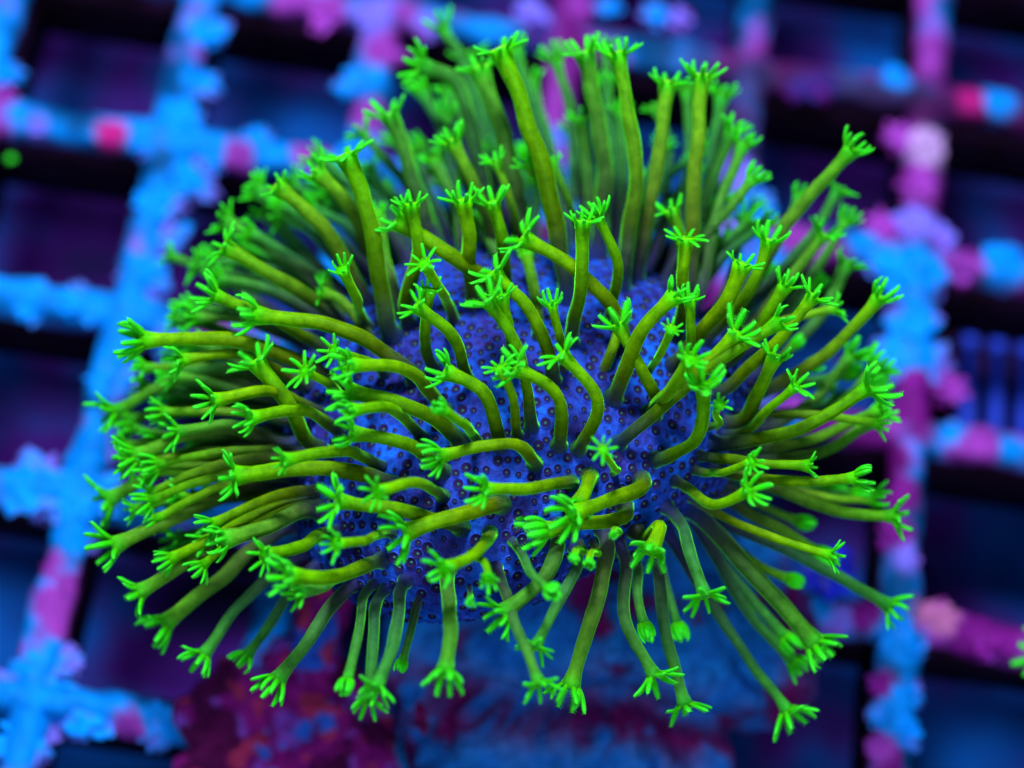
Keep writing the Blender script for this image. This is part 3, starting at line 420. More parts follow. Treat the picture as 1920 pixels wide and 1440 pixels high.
# ring wrinkles of the column
mu = nd(nt, 'ShaderNodeMath', operation='MULTIPLY'); mu.inputs[1].default_value = 190; nt.links.new(al.outputs['Fac'], mu.inputs[0])
nz = noise_n(nt, 14, 3); ma = nd(nt, 'ShaderNodeMath', operation='MULTIPLY_ADD'); ma.inputs[1].default_value = 7; nt.links.new(nz.outputs['Fac'], ma.inputs[0]); nt.links.new(mu.outputs[0], ma.inputs[2])
si = nd(nt, 'ShaderNodeMath', operation='SINE'); nt.links.new(ma.outputs[0], si.inputs[0])
n2 = noise_n(nt, 55, 3); ad = nd(nt, 'ShaderNodeMath', operation='MULTIPLY_ADD'); ad.inputs[1].default_value = .16; nt.links.new(si.outputs[0], ad.inputs[0])
m3 = nd(nt, 'ShaderNodeMath', operation='MULTIPLY'); m3.inputs[1].default_value = 2.2; nt.links.new(n2.outputs['Fac'], m3.inputs[0]); nt.links.new(m3.outputs[0], ad.inputs[2])
bump(nt, b, ad.outputs[0], .22, .006)

MT, nt, b = new_mat('tentacle_tissue')
ax = nd(nt, 'ShaderNodeAttribute', attribute_name='t')
r1 = ramp(nt, [(0, (.065, .36, .001)), (.4, (.022, .58, .003)), (1, (.05, .80, .03))]); nt.links.new(ax.outputs['Fac'], r1.inputs['Fac'])
n1 = noise_n(nt, 30, 3); rv = ramp(nt, [(.3, (.72, .72, .72)), (.7, (1.1, 1.1, 1.1))]); nt.links.new(n1.outputs['Fac'], rv.inputs['Fac'])
nt.links.new(mix(nt, 1.0, r1.outputs['Color'], rv.outputs['Color'], 'MULTIPLY'), b.inputs['Base Color'])
b.inputs['Roughness'].default_value = .5; b.inputs['Specular IOR Level'].default_value = .04
b.inputs['Sheen Weight'].default_value = .6; b.inputs['Sheen Tint'].default_value = (.12, 1, .02, 1)
b.inputs['Subsurface Weight'].default_value = .25; b.inputs['Subsurface Radius'].default_value = (.4, 1, .3); b.inputs['Subsurface Scale'].default_value = .05

# cap skin: violet blue with finer mottling
MC, nt, b = new_mat('cap_skin')
n1 = noise_n(nt, 3.2, 3); n2 = noise_n(nt, 24, 4, rough=.7)
r1 = ramp(nt, [(.36, (.026, .020, .20)), (.52, (.010, .050, .40)), (.66, (.003, .12, .66))]); nt.links.new(n1.outputs['Fac'], r1.inputs['Fac'])
r2 = ramp(nt, [(.35, (.45, .40, .55)), (.62, (1.25, 1.2, 1.15))]); nt.links.new(n2.outputs['Fac'], r2.inputs['Fac'])
nt.links.new(mix(nt, 1.0, r1.outputs['Color'], r2.outputs['Color'], 'MULTIPLY'), b.inputs['Base Color'])
b.inputs['Roughness'].default_value = .6; b.inputs['Specular IOR Level'].default_value = .12
bump(nt, b, n2.outputs['Fac'], .6, .03)
ML, nt, b = new_mat('pore_lip'); b.inputs['Base Color'].default_value = (.018, .06, .46, 1); b.inputs['Roughness'].default_value = .6; b.inputs['Specular IOR Level'].default_value = .1
MH, nt, b = new_mat('pore_hollow'); b.inputs['Base Color'].default_value = (.016, .006, .055, 1); b.inputs['Roughness'].default_value = .7; b.inputs['Specular IOR Level'].default_value = .1
MB_, nt, b = new_mat('retracted_tip'); b.inputs['Base Color'].default_value = (.035, .17, .08, 1); b.inputs['Roughness'].default_value = .5; b.inputs['Specular IOR Level'].default_value = .1

def crust_mat(name, bump_d=.02, scale=9, rough=.6):
    m, nt, b = new_mat(name)
    a = nd(nt, 'ShaderNodeAttribute', attribute_name='Col')
    n = noise_n(nt, scale, 5, rough=.65)
    r = ramp(nt, [(.28, (.5, .5, .55)), (.7, (1.2, 1.2, 1.15))]); nt.links.new(n.outputs['Fac'], r.inputs['Fac'])
    nt.links.new(mix(nt, 1.0, a.outputs['Color'], r.outputs['Color'], 'MULTIPLY'), b.inputs['Base Color'])
    b.inputs['Roughness'].default_value = rough; b.inputs['Specular IOR Level'].default_value = .06
    n2 = noise_n(nt, scale * 3, 4); bump(nt, b, n2.outputs['Fac'], .5, bump_d)
    return m
MR = crust_mat('encrusted_plastic', .02, 5)
MK = crust_mat('live_rock', .12, 10)
PAL = {'b': (.001, .27, .95), 'p': (.42, .045, .46), 'r': (.62, .01, .22), 'l': (.26, .17, .90), 'm': (.25, .008, .24), 'w': (.62, .30, .66), 's': (.55, .13, .34), 'v': (.05, .02, .22)}
MN = {}
for k, c in PAL.items():
    m, nt, b = new_mat('crust_' + {'b': 'blue', 'p': 'pink', 'r': 'red', 'l': 'lilac', 'm': 'magenta', 'w': 'pale', 's': 'salmon', 'v': 'violet'}[k])
    n = noise_n(nt, 2.2, 5, rough=.65); r = ramp(nt, [(.30, tuple(.4 * x for x in c)), (.46, c), (.60, c), (.68, PAL[{'b': 'b', 'p': 'l', 'r': 'p', 'l': 'b', 'm': 'p', 'w': 'p', 's': 'p', 'v': 'm'}[k]])]); nt.links.new(n.outputs['Fac'], r.inputs['Fac'])
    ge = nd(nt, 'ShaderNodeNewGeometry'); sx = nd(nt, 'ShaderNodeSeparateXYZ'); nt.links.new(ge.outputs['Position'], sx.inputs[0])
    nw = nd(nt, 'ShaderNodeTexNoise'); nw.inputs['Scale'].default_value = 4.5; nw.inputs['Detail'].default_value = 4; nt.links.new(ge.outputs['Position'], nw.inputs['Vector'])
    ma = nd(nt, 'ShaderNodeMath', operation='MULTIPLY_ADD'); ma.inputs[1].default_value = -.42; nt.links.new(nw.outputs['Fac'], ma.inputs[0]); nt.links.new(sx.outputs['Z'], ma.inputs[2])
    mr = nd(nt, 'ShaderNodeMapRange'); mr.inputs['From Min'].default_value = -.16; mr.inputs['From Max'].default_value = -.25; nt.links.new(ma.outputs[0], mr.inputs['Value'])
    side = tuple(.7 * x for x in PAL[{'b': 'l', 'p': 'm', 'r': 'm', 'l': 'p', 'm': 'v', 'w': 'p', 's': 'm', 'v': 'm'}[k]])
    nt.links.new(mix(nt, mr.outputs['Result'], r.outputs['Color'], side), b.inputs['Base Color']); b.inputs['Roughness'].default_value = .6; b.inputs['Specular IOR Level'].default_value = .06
    bump(nt, b, nw.outputs['Fac'], .8, .05)
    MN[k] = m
MW, nt, b = new_mat('painted_shade'); n = noise_n(nt, 3, 4)  # near-black colour paints the shade on the rack's side walls
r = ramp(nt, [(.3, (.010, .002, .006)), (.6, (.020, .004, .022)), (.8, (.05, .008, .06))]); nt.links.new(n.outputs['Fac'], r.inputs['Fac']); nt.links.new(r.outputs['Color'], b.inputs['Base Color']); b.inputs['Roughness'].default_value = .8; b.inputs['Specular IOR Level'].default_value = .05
MF, nt, b = new_mat('tank_bottom'); n = noise_n(nt, .60, 4)
r = ramp(nt, [(.30, (.010, .004, .045)), (.42, (.055, .004, .14)), (.52, (.006, .045, .27)), (.68, (.002, .11, .50))]); nt.links.new(n.outputs['Fac'], r.inputs['Fac']); nt.links.new(r.outputs['Color'], b.inputs['Base Color']); b.inputs['Roughness'].default_value = .8; b.inputs['Specular IOR Level'].default_value = .05
MG, nt, b = new_mat('grate_plastic'); b.inputs['Base Color'].default_value = (.003, .035, .62, 1); b.inputs['Roughness'].default_value = .6
MS, nt, b = new_mat('blue_spot'); n = noise_n(nt, 8, 3); r = ramp(nt, [(.35, (.01, .005, .35)), (.65, (.01, .02, .9))]); nt.links.new(n.outputs['Fac'], r.inputs['Fac']); nt.links.new(r.outputs['Color'], b.inputs['Base Color']); b.inputs['Roughness'].default_value = .5
MA, nt, b = new_mat('bubble_skin'); b.inputs['Base Color'].default_value = (.85, .95, 1, 1); b.inputs['Transmission Weight'].default_value = 1; b.inputs['IOR'].default_value = 1.33; b.inputs['Roughness'].default_value = .02

# ---------------------------------------------------------------- tank bottom
g = 60; N = 40
fv = [(-g + 2 * g * i / N, -g + 2 * g * j / N, -3.6 + .25 * noise.noise((i * .9, j * .9, 3))) for j in range(N + 1) for i in range(N + 1)]
ff = [(j * (N + 1) + i, j * (N + 1) + i + 1, (j + 1) * (N + 1) + i + 1, (j + 1) * (N + 1) + i) for j in range(N) for i in range(N)]
fl = link('tank_floor', mesh('tank_floor', fv, ff), None, [MF]); fl['kind'] = 'structure'; fl['label'] = 'dim blue tank bottom far below the rack'

# ---------------------------------------------------------------- egg-crate rack
rack = empty('egg_crate_rack', (0, 0, -1.1))
tag(rack, 'square plastic grid rack crusted with blue and pink growth', 'rack')
RZ = rack.location.z
def fbm(p, s, o=3): return noise.fractal((p[0] * s, p[1] * s, p[2] * s), 1.0, 2.0, o)
NODW = np.array([n[:2] for n in NODULES])
def sst(x, a, b_): t = min(1, max(0, (x - a) / (b_ - a))); return t * t * (3 - 2 * t)
def crust_col(p):
    a = fbm((p[0] + 5, p[1], p[2]), .95, 3); c = fbm((p[0], p[1] + 9, p[2]), 2.4, 3); e = fbm((p[0] + 2, p[1] + 4, p[2] + 7), 1.5, 3)
    side = sst(p[0], -2.4, 1.6); P = {k: np.array(v) for k, v in PAL.items()}
    base = P['b'] * (.22 + .78 * sst(c + .35 * a, -.45, .30))
    base = base * (1 - .55 * side * sst(e, -.1, .5)) 
    base = base + (P['l'] * .8 - base) * sst(a + .5 * c, .22 - .25 * side, .40 - .25 * side)
    base = base + (P['p'] * .8 - base) * sst(a + .5 * c, .36 - .28 * side, .50 - .28 * side)
    base = base + (P['m'] * .7 - base) * sst(e + .3 * c, .42 - .35 * side, .60 - .3 * side)
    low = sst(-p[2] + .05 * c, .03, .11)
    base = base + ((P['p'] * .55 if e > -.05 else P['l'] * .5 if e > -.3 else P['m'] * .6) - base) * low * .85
    dim = sst(p[0], .7, 1.1) * sst(p[1], 1.75, 2.05) * (1 - sst(p[1], 3.0, 3.3)) * .8  # upper-right bars darkened: weaker light painted into the crust colour
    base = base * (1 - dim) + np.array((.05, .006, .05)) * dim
    d = np.hypot(NODW[:, 0] - p[0], NODW[:, 1] - p[1]); i = d.argmin()
    w = 1 - sst(d[i], NODULES[i][2] * 1.1, NODULES[i][2] * 1.7)
    return base + (P[NODULES[i][3].lower()] * .85 - base) * w
def bar_mesh(name, along, pos, a0, a1, seed):
    st = .045; n = int((a1 - a0) / st); ns = 14
    v = []; c = []
    for i in range(n + 1):
        s = a0 + (a1 - a0) * i / n
        wx = .045 * noise.noise((s * .8, seed * 3.1, 0))
        for k in range(ns):
            an = 2 * math.pi * k / ns
            p0 = (s, pos, 0) if along == 'x' else (pos, s, 0)
            q = (p0[0] + math.cos(an), p0[1], math.sin(an)) if along == 'y' else (p0[0], p0[1] + math.cos(an), math.sin(an))
            lump = 1.04 + .34 * fbm((q[0] * .8 + seed, q[1] * .8, q[2] * .6), 2.2, 3) + .20 * fbm((q[0], q[1] + seed, q[2]), 5.5, 2)
            x = math.cos(an) * .142 * lump + wx; z = math.sin(an) * .13 * lump - .05
            v.append((s, pos + x, z - RZ) if along == 'x' else (pos + x, s, z - RZ))
        # colours
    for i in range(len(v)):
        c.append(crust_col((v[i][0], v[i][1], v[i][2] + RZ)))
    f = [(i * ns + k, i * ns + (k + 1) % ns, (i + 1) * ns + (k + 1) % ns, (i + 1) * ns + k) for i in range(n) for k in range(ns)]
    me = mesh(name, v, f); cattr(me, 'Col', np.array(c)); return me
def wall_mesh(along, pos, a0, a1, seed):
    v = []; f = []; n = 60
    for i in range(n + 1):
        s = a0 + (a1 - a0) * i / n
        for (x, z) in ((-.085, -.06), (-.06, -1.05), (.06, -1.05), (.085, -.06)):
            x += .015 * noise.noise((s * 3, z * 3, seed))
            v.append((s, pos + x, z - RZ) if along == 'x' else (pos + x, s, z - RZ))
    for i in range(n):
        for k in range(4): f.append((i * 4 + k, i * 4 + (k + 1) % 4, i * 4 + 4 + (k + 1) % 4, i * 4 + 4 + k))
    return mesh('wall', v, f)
bars = []
for j in range(-3, 6):
    pos = 1.5 - 1.5 * j
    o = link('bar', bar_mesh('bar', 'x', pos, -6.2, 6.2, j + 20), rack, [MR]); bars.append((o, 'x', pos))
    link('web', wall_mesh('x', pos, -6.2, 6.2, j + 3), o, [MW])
for i in range(-2, 8):
    pos = -3.0 + 1.5 * i
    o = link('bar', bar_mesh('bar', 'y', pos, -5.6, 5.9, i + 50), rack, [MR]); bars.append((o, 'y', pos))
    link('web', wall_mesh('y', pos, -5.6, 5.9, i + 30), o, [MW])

def ico(sub, disp, sq, seed, scale=1.0, freq=1.3):
    import bmesh
    bm = bmesh.new(); bmesh.ops.create_icosphere(bm, subdivisions=sub, radius=1)
    for v in bm.verts:
        p = v.co.copy(); d = 1 + disp * noise.fractal(p * freq + Vector((seed * 7.1, seed, 0)), 1.0, 2.0, 3)
        v.co = Vector((p.x * d, p.y * d, p.z * d * sq)) * scale
    me = bpy.data.meshes.new('nodule'); bm.to_mesh(me); bm.free()
    me.polygons.foreach_set('use_smooth', [True] * len(me.polygons)); return me
NM = {k: [ico(4, .8, .8, s * 1.7 + i * 5, freq=2.0) for s in range(3)] for i, k in enumerate(PAL)}
for k in NM:
    for me in NM[k]: me.materials.append(MN[k])
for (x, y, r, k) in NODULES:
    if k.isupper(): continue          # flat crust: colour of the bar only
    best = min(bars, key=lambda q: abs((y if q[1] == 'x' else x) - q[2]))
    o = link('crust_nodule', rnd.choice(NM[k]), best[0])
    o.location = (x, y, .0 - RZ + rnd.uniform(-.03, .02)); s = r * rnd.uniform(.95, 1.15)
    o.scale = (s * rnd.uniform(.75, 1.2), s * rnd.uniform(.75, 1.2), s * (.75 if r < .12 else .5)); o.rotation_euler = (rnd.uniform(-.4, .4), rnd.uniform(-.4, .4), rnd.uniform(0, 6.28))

# ---------------------------------------------------------------- slotted grate lying below the rack at the right
gr = empty('slotted_grate', (3.806, 1.30, -1.4)); tag(gr, 'dark blue slotted plastic grate showing below the rack at right', 'grate')
def boxm(name, sx, sy, sz):
    v = [(x * sx / 2, y * sy / 2, z * sz / 2) for x in (-1, 1) for y in (-1, 1) for z in (-1, 1)]
    return mesh(name, v, [(0, 1, 3, 2), (4, 6, 7, 5), (0, 4, 5, 1), (2, 3, 7, 6), (0, 2, 6, 4), (1, 5, 7, 3)], False)
sl = boxm('slat', .10, 1.25, .12); sl.materials.append(MG)
for i in range(6):
    o = link('slat', sl, gr); o.location = (.24 * i, 0, 0)
bk = boxm('gap_shade', 1.6, 1.5, .03); bk.materials.append(MW); o = link('gap_shade', bk, gr); o.location = (.5, 0, -.3)  # dark sheet added under the slats so the gaps read black
rl = boxm('rail', 1.4, .1, .1); rl.materials.append(MG)
for y in (-.68, .68):
    o = link('rail', rl, gr); o.location = (.35, y, 0)

# ---------------------------------------------------------------- rocks
def rock(name, loc, scl, seed, disp, colf, label, cat, groove=False):
    me = ico(6, disp, 1.0, seed)
    n = len(me.vertices); co = np.empty(n * 3, 'f'); me.vertices.foreach_get('co', co); co = co.reshape(-1, 3)
    out = co * np.array(scl)
    for i in range(n):
        p = Vector(out[i]) ; q = p * 1.0
        k = .10 * noise.fractal(q * 3.2 + Vector((seed, 0, 0)), 1, 2, 4) + .04 * noise.ridged_multi_fractal(q * 6 + Vector((0, seed, 0)), 1, 2, 3, .9, 2) - .05
        nn = Vector(co[i]).normalized(); p = p + nn * k
        if groove:
            w = p + Vector(loc); yy = w.y + 2.70 + .10 * noise.noise((w.x * 1.5, 0, 0)); p = p - nn * (.36 * math.exp(-(yy / .15) ** 2) * sst(w.x, -.6, .0)) - nn * .10 * max(0, noise.noise(w * 2.4 + Vector((5, 5, 5))))
        out[i] = p
    me.vertices.foreach_set('co', out.ravel()); me.update()
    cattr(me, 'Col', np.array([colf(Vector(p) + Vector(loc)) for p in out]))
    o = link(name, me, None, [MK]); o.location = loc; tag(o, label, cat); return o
def col_rock(p):
    a = noise.fractal(p * 1.5 + Vector((3, 1, 0)), 1, 2, 4); c = noise.fractal(p * 4.5 + Vector((0, 7, 2)), 1, 2, 4)
    blue = np.array((.010, .20 + .12 * c, .72 + .25 * c))
    base = blue + (np.array((.010, .06, .28)) - blue) * sst(a + .6 * c, -.10, .30)
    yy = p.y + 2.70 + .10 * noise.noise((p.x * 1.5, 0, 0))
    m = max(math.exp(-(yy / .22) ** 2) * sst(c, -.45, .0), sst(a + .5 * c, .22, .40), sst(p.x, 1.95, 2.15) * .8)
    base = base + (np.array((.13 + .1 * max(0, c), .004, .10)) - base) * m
    return tuple(np.clip(base, .002, 1))
def col_rub(p):
    a = noise.fractal(p * 1.8 + Vector((13, 1, 0)), 1, 2, 4); c = noise.fractal(p * 4.5 + Vector((0, 17, 2)), 1, 2, 3)
    if c > .42: return (.55, .03, .12)
    if a > .20: return (.10, .003, .06)
    if a < -.34: return (.03, .12, .70)
    if c < -.3: return (.30, .06, .55)
    return (.30, .007, .20)
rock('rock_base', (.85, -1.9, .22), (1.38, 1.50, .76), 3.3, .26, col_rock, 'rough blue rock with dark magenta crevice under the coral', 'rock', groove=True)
rock('encrusted_rubble', (-1.15, -3.05, -.02), (.80, .72, .27), 8.1, .40, col_rub, 'magenta crusted rubble lump left of the blue rock', 'rubble')
rock('coralline_branch', (-1.12, -2.05, .25), (.17, .62, .24), 5.5, .40, col_rub, 'magenta crusted finger of rubble below the left front polyps', 'rubble')
rock('coralline_chip', (-.29, -2.80, .42), (.15, .15, .12), 2.2, .25, lambda p: (.22, .006, .09), 'small dark red crusted chip between rubble and blue rock', 'rubble')

# ---------------------------------------------------------------- the leather coral
CC = np.array((-0.025, -1.225, 2.178)); CA = np.array((-0.1495, 0.1294, 0.9803)); CX = np.array((0.9809, 0.1442, 0.1305)); CY = np.array((-0.1245, 0.981, -0.1485))
PR = [(0, .50), (.15, .495), (.3, .47), (.45, .425), (.6, .355), (.72, .28), (.83, .18), (.91, .07), (.97, -.05), (1.0, -.18), (.97, -.3), (.88, -.38), (.7, -.44), (.5, -.5)]
def rim(a):
    g = lambda c, w: np.exp(-((np.angle(np.exp(1j * (a - c)))) / w) ** 2)
    d = np.radians
    return 1 + .05 * g(d(-122), d(22)) - .20 * g(d(-72), d(24)) - .16 * g(d(-45), d(26)) - .05 * g(d(0), d(30)) + .02 * np.sin(5 * a + 1)
def surf(s, a):
    k = np.arange(len(PR)); rr = np.interp(s, k, [q[0] for q in PR]); zz = np.interp(s, k, [q[1] for q in PR])
    m = 1 + (rim(a) - 1) * np.clip(rr, 0, 1) ** 2
    x = 1.52 * rr * m * np.cos(a); y = 1.40 * rr * m * np.sin(a)
    z = zz + .05 * np.sin(3 * a + .7) * rr ** 2 + .03 * np.sin(x * 4 + 1) * np.cos(y * 3.5)
    return CC + np.multiply.outer(x, CX) + np.multiply.outer(y, CY) + np.multiply.outer(z, CA)
foot = Vector(CC - CA * 1.75)
coral = empty('leather_coral', foot)
tag(coral, 'mushroom leather coral, violet cap bristling with glowing green polyps', 'coral')
def lathe_mesh(name, S, NA):
    a = np.linspace(0, 2 * np.pi, NA, endpoint=False)
    Sg, Ag = np.meshgrid(S, a, indexing='ij'); V = surf(Sg, Ag).reshape(-1, 3) - np.array(foot)
    n = len(S)
    f = [(i * NA + j, (i + 1) * NA + j, (i + 1) * NA + (j + 1) % NA, i * NA + (j + 1) % NA) for i in range(n - 1) for j in range(NA)]
    return V, f
V, f = lathe_mesh('cap', np.linspace(0.02, len(PR) - 1, 110), 220)
for i in range(len(V)):
    p = Vector(V[i]); V[i] = V[i] + CA * (.012 * noise.noise(p * 9) + .02 * noise.noise(p * 3.2))
cap = link('cap', mesh('cap', V, f), coral, [MC])
# stalk
sv = []; sf = []; NA = 64; NSK = 40
for i in range(NSK + 1):
    t = i / NSK; h = -.42 - 1.45 * t
    for k in range(NA):
        a = 2 * math.pi * k / NA
        r = .80 - .38 * math.sin(min(1, t * 1.6) * math.pi / 2) + .30 * max(0, t - .65) / .35
        r *= 1 + .10 * math.sin(5 * a + 2 * t) + .10 * noise.noise((math.cos(a) * 2, math.sin(a) * 2, t * 3))
        sv.append(CC + CX * r * math.cos(a) + CY * r * math.sin(a) + CA * h - np.array(foot))
for i in range(NSK):
    for k in range(NA): sf.append((i * NA + k, (i + 1) * NA + k, (i + 1) * NA + (k + 1) % NA, i * NA + (k + 1) % NA))
stalk = link('stalk', mesh('stalk', sv, sf), coral, [MC])

# tentacle meshes: X along the tentacle, Z towards the mouth; unit length
def tentacle_geo(curl, pin, wid, seed):
    rr = random.Random(seed); v = []; t = []; f = []
    n, ns = 8, 6; th = 0.0; p = Vector((0, 0, 0)); pts = []
    for i in range(n + 1):
        u = i / n; pts.append((p.copy(), th)); st = 1 / n
        th += curl / n; p = p + Vector((math.cos(th), 0, math.sin(th))) * st
    sway = rr.uniform(-.10, .10)
    for i, (p, th) in enumerate(pts):
        u = i / n
        w = wid * (0.95 + .30 * math.sin(u * math.pi * .8)) * (1 - .38 * u) * (1 if i < n else .6); hh = w * .72
        nx, nz_ = -math.sin(th), math.cos(th)
        for k in range(ns):
            a = 2 * math.pi * k / ns
            v.append((p.x + nx * hh * math.sin(a), sway * u * u + w * math.cos(a), p.z + nz_ * hh * math.sin(a))); t.append(u)
    for i in range(n):
        for k in range(ns): f.append((i * ns + k, i * ns + (k + 1) % ns, (i + 1) * ns + (k + 1) % ns, (i + 1) * ns + k))
    f.append(tuple(range(n * ns, n * ns + ns))); 
    if pin:
        m = 8
        for i in range(m):
            u = .24 + .76 * (i + .5) / m; k = min(n - 1, int(u * n)); p, th = pts[k]; q, _ = pts[k + 1]; p = p.lerp(q, u * n - k)
            w = wid * (0.95 + .30 * math.sin(u * math.pi * .8)) * (1 - .38 * u)
            for s in (-1, 1):
                ln = pin * (1 - .35 * u) * rr.uniform(.7, 1.2); b0 = len(v); hw = .024
                cy = sway * u * u + s * w * .7
                ux, uz = math.cos(th), math.sin(th); nx, nz_ = -uz, ux
                v += [(p.x - ux * hw, cy, p.z - uz * hw), (p.x + ux * hw, cy, p.z + uz * hw), (p.x + nx * hw * 1.6, cy, p.z + nz_ * hw * 1.6),
                      (p.x + ux * .07 + nx * .05, cy + s * ln, p.z + uz * .07 + nz_ * .05)]
                t += [u, u, u, 1.0]
                f += [(b0, b0 + 1, b0 + 3), (b0 + 1, b0 + 2, b0 + 3), (b0 + 2, b0, b0 + 3)]
    return v, f, t
GEO = {}
for ci, curl in enumerate((-.45, .1, .55, 1.0)):
    for pi_, pin in enumerate((.10, .20)):
        for s in range(2): GEO[(ci, pi_, s)] = tentacle_geo(curl, pin, .122, ci * 10 + pi_ * 3 + s)
GEOC = [tentacle_geo(1.15, 0.04, .155, 90 + s) for s in range(3)] + [tentacle_geo(.8, 0.04, .15, 95)]
TME = {}
for k, (v, f_, t) in GEO.items():
    me = mesh('tentacle', v, f_); fattr(me, 't', t); me.materials.append(MT); TME[k] = me

def spline(pts, n):
    # centripetal-like Catmull-Rom through pts
    P = [2 * pts[0] - pts[1]] + list(pts) + [2 * pts[-1] - pts[-2]]
    out = []
    seg = len(pts) - 1; ln = [(pts[i + 1] - pts[i]).length for i in range(seg)]; tot = sum(ln)
    for i in range(n + 1):
        s = tot * i / n; k = 0
        while k < seg - 1 and s > ln[k]: s -= ln[k]; k += 1
        u = min(1, s / max(ln[k], 1e-6)); p0, p1, p2, p3 = P[k:k + 4]
        out.append(.5 * ((2 * p1) + (p2 - p0) * u + (2 * p0 - 5 * p1 + 4 * p2 - p3) * u * u + (3 * p1 - p0 - 3 * p2 + p3) * u ** 3))
    return out
indiv = set(sorted((i for i, q in enumerate(POLYPS) if q[15] == 1 and q[14] == 0), key=lambda i: -POLYPS[i][13])[:37])
camv = [Vector(CR[i]) for i in range(3)]
cback = Vector((CR[0][2], CR[1][2], CR[2][2]))
bases = []
def build_polyp(idx, q, parent, origin):
    rg = random.Random(idx * 13 + 5)
    B, Nn, M, T = Vector(q[0:3]), Vector(q[3:6]).normalized(), Vector(q[6:9]), Vector(q[9:12])
    rad, cl, closed, sharp, facing, pale = q[12:18]
    L = (M - B).length + (T - M).length
    nn = max(10, min(30, int(L / .05)))
    d0 = (M - B).normalized()
    k1 = B + (Nn * .6 + d0 * .4).normalized() * min(.16, L * .2)
    pts = [B - Nn * .06, k1, M, T] if L > .35 else [B - Nn * .05, (B + M) / 2, T]
    # smooth the path
    cv = spline(pts, nn)
    for _ in range(2): cv = [cv[0]] + [(cv[i - 1] + 2 * cv[i] + cv[i + 1]) / 4 for i in range(1, nn)] + [cv[-1]]
    wob = rad * .35; sd = idx * 1.7
    cv = [c + Vector((noise.noise((sd, i * .22, 0)), noise.noise((sd, i * .22, 9)), noise.noise((sd, i * .22, 18)))) * wob * min(1, i / 5, (nn - i) / 4) for i, c in enumerate(cv)]
    # arc length, frames
    tan = [(cv[min(i + 1, nn)] - cv[max(i - 1, 0)]).normalized() for i in range(nn + 1)]
    arc = [0.0]
    for i in range(nn): arc.append(arc[-1] + (cv[i + 1] - cv[i]).length)
    tot = arc[-1]
    u = tan[0].orthogonal().normalized(); NSD = 14; v = []; tv = []; av = []
    rtop = rad * (1.36 if not closed else 1.2)
    fade = min(.45, .30 / max(tot, .05))
    for i in range(nn + 1):
        u = (u - tan[i] * u.dot(tan[i])).normalized(); w = tan[i].cross(u); t = i / nn
        e = tot - arc[i]
        r = rad * (1.02 - .18 * t) * (1 + .13 * noise.noise((sd + 40, arc[i] * 4, 0)) + .05 * noise.noise((sd, arc[i] * 13, 5)))
        r *= 1 + .55 * math.exp(-(max(0, arc[i] - .03) / (1.1 * rad)) ** 2)
        fl_ = max(0, 1 - e / (3.0 * rad)); r = r + (rtop - r) * fl_ ** 1.7
        for k in range(NSD):
            a = 2 * math.pi * k / NSD
            rk = r * (1 + .045 * math.cos(8 * a) * min(1, t * 2))
            v.append(cv[i] + u * (rk * math.cos(a)) + w * (rk * math.sin(a)) - B)
            tv.append(min(1, (arc[i] / max(tot, 1e-5)) ** .9)); av.append(arc[i])
    f = [(i * NSD + k, i * NSD + (k + 1) % NSD, (i + 1) * NSD + (k + 1) % NSD, (i + 1) * NSD + k) for i in range(nn) for k in range(NSD)]
    # oral disc: shallow dish with a small raised mouth
    a_, T_ = tan[nn], cv[nn]; lst = nn * NSD; prev = lst
    for (rf, dz) in ((.72, -.16), (.34, -.10), (.12, .12)):
        b0 = len(v)
        for k in range(NSD):
            a = 2 * math.pi * k / NSD
            v.append(T_ + (u * math.cos(a) + w * math.sin(a)) * rtop * rf + a_ * dz * rad - B); tv.append(1); av.append(tot)
        f += [(prev + k, prev + (k + 1) % NSD, b0 + (k + 1) % NSD, b0 + k) for k in range(NSD)]; prev = b0
    f.append(tuple(prev + k for k in range(NSD)))
    me = mesh('polyp', v, f); fattr(me, 't', tv); fattr(me, 'arc', av); fattr(me, 'pale', [pale] * len(v))
    o = link('polyp', me, parent, [MP]); o.location = B - origin
    # crown
    axis = (a_ + cback * facing + Vector((0, 0, .12))).normalized()
    cu = (u - axis * u.dot(axis)).normalized(); cw = axis.cross(cu); ph = rg.uniform(0, .8)
    spread = math.radians(rg.uniform(44, 66) if sharp else rg.uniform(33, 60)) if not closed else math.radians(rg.uniform(26, 42))
    ci0 = rg.choice((0, 1, 1, 2, 2)); 
    acc_v, acc_f, acc_t = [], [], []
    for k in range(8):
        an = ph + 2 * math.pi * k / 8 + rg.uniform(-.10, .10); rdir = cu * math.cos(an) + cw * math.sin(an)
        sp = spread + rg.uniform(-.16, .16)
        X = (axis * math.cos(sp) + rdir * math.sin(sp)).normalized(); Z = (axis * math.sin(sp) - rdir * math.cos(sp)).normalized(); Y = Z.cross(X)
        ln = cl * .96 * rg.uniform(.85, 1.12) * (1 if not closed else 1.25)
        org = T_ + (u * (cu.dot(u) * math.cos(an) + cw.dot(u) * math.sin(an)) + w * (cu.dot(w) * math.cos(an) + cw.dot(w) * math.sin(an))).normalized() * rtop * .74 - a_ * rad * .35 - B
        mt = Matrix((X, Y, Z)).transposed() @ Matrix.Diagonal((ln, ln * rg.uniform(.9, 1.12), ln))
        mt = mt.to_4x4(); mt.translation = org
        if closed: geo = rg.choice(GEOC)
        else: key = (min(3, max(0, ci0 + rg.choice((-1, 0, 0, 1)))), 1 if sharp and cl > .13 else 0, rg.randrange(2)); geo = GEO[key]
        if idx in indiv:
            c = link('tentacle', TME[key], o); c.matrix_local = mt
        else:
            b0 = len(acc_v); acc_v += [mt @ Vector(p) for p in geo[0]]; acc_f += [tuple(x + b0 for x in q_) for q_ in geo[1]]; acc_t += geo[2]
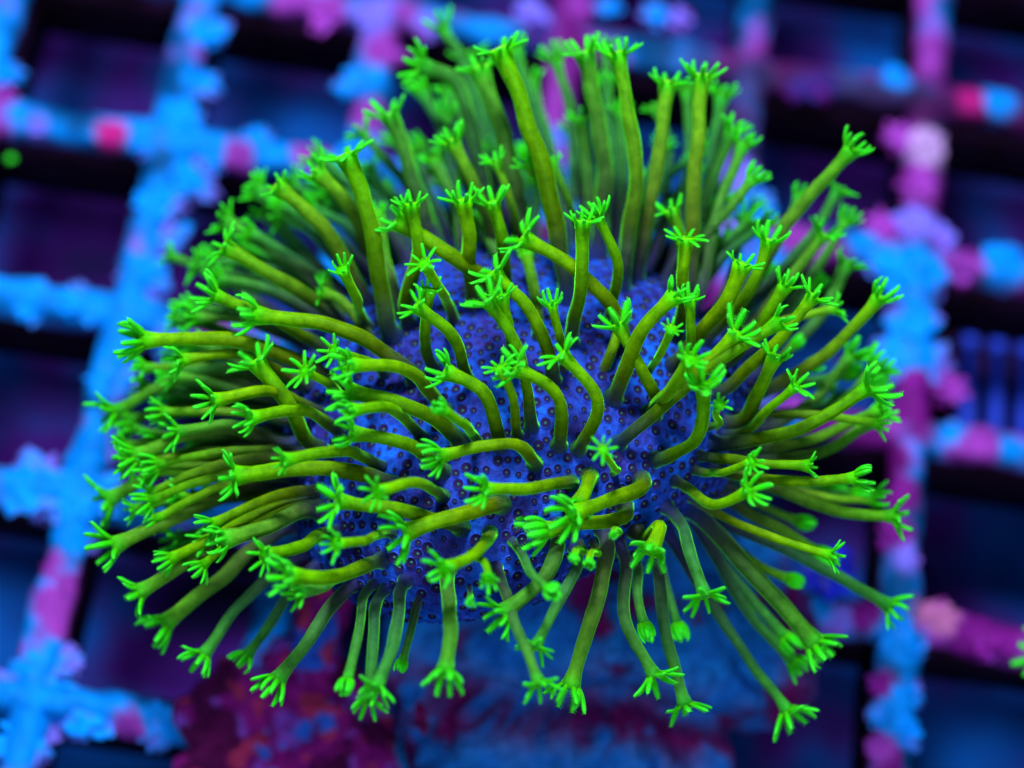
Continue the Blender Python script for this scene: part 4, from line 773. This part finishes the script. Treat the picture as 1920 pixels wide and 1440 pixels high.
    if acc_v:
        me = mesh('tentacles', acc_v, acc_f); fattr(me, 't', acc_t)
        c = link('tentacles', me, o, [MT]); c['kind'] = 'stuff'
    bases.append((B, rad))
    return o
for i, q in enumerate(POLYPS): build_polyp(i, q, coral, foot)

# retracted polyps: pitted dots all over the cap
pg = np.random.default_rng(4)
ss = pg.uniform(0, 1, 40000); aa = pg.uniform(0, 2 * np.pi, 40000)
sk = np.interp(np.sqrt(ss), [q[0] / 1.0 for q in PR[:10]], np.arange(10)); sk = np.where(pg.uniform(0, 1, 40000) < .12, pg.uniform(8.5, 10.8, 40000), sk)
PT = surf(sk, aa); e = .01
dS = surf(np.minimum(sk + .05, len(PR) - 1), aa) - surf(sk - .05, aa); dA = surf(sk, aa + e) - surf(sk, aa - e)
NR = np.cross(dS, dA); NR /= np.linalg.norm(NR, axis=1)[:, None] + 1e-9
BA = np.array([tuple(b_[0]) for b_ in bases]); BR = np.array([b_[1] for b_ in bases])
keep = []; kp = np.zeros((0, 3))
for i in range(len(PT)):
    if (np.linalg.norm(BA - PT[i], axis=1) < BR * 1.25 + .02).any(): continue
    if len(keep) and (np.square(np.array(kp[:len(keep)]) - PT[i]).sum(1) < .0040 * pg.uniform(.75, 1.7)).any(): continue
    if len(keep) >= len(kp): kp = np.vstack([kp, np.zeros((2000, 3))])
    kp[len(keep)] = PT[i]; keep.append(i)
    if len(keep) > 3000: break
def pore_geo():
    v = []; f = []; mi = []; n = 9
    rings = [(1.30, -.60), (1.06, .10), (.94, .06), (.66, -.14), (.24, -.18)]
    for (r, z) in rings:
        for k in range(n):
            a = 2 * math.pi * k / n; v.append((r * math.cos(a), r * math.sin(a), z))
    for i in range(len(rings) - 1):
        for k in range(n): f.append((i * n + k, i * n + (k + 1) % n, (i + 1) * n + (k + 1) % n, (i + 1) * n + k)); mi.append(0 if i < 1 else 1)
    b0 = len(v) - n
    for (r, z) in ((.15, -.02), (.06, .03)):
        b1 = len(v)
        for k in range(n):
            a = 2 * math.pi * k / n; v.append((r * math.cos(a), r * math.sin(a), z))
        for k in range(n): f.append((b0 + k, b0 + (k + 1) % n, b1 + (k + 1) % n, b1 + k)); mi.append(2)
        b0 = b1
    f.append(tuple(b0 + k for k in range(n))); mi.append(2)
    return v, f, mi
pv, pf, pm = pore_geo()
pme = mesh('retracted_polyp', pv, pf); pme.polygons.foreach_set('material_index', pm)
for m in (ML, MH, MB_): pme.materials.append(m)
kept = sorted(keep, key=lambda i: -NR[i].dot(np.array(cback)) + .25 * np.linalg.norm(PT[i] - np.array((.05, -1.35, 2.6))))
sv, sf, sm = [], [], []
for n_, i in enumerate(kept):
    N = Vector(NR[i]); X = N.orthogonal().normalized(); Y = N.cross(X); r = .0262 * rnd.uniform(.5, 1.3)
    mt = (Matrix((X, Y, N)).transposed() @ Matrix.Diagonal((r, r, r))).to_4x4(); pq = Vector(PT[i]) - foot
    mt.translation = pq + Vector(CA) * (.012 * noise.noise(pq * 9) + .02 * noise.noise(pq * 3.2)) + N * .009
    if n_ < 300:
        o = link('retracted_polyp', pme, cap); o.matrix_local = mt
    else:
        b0 = len(sv); sv += [mt @ Vector(p) for p in pv]; sf += [tuple(x + b0 for x in q_) for q_ in pf]; sm += pm
me = mesh('retracted_polyps', sv, sf); me.polygons.foreach_set('material_index', sm)
o = link('retracted_polyps', me, cap, [ML, MH, MB_]); o['kind'] = 'stuff'

# ---------------------------------------------------------------- neighbour polyp at the right edge, bubble, blue spot, speck
q = (4.75, -2.1, .35, -.7, 0, .7, 4.15, -2.02, 1.05, 3.63, -1.93, 1.2, .045, .17, 0, 1, .25, .6)
root = empty('neighbour_polyp', (4.75, -2.1, .35)); tag(root, 'green feathery polyp of another coral at the right edge', 'polyp')
build_polyp(900, q, root, Vector((4.75, -2.1, .35)))
bases.pop()
o = link('air_bubble', ico(3, .02, 1, 2, .045), None, [MA]); o.location = (2.248, .117, .8); tag(o, 'tiny shining bubble between the blurred polyps at right', 'bubble')
o = link('blue_spot', ico(4, .5, .8, 6, .17), None, [MS]); o.location = (2.40, -1.27, .2); tag(o, 'deep blue fuzzy blob behind a closed polyp at right', 'spot')  # small deep blue lump, kind of object not known
o = link('algae_tuft', ico(3, .6, .8, 9, .032), None, [MT]); fattr(o.data, 't', [1] * len(o.data.vertices)); o.location = (-4.11, 1.075, .12); tag(o, 'small green speck on the rack bar at the left edge', 'algae')
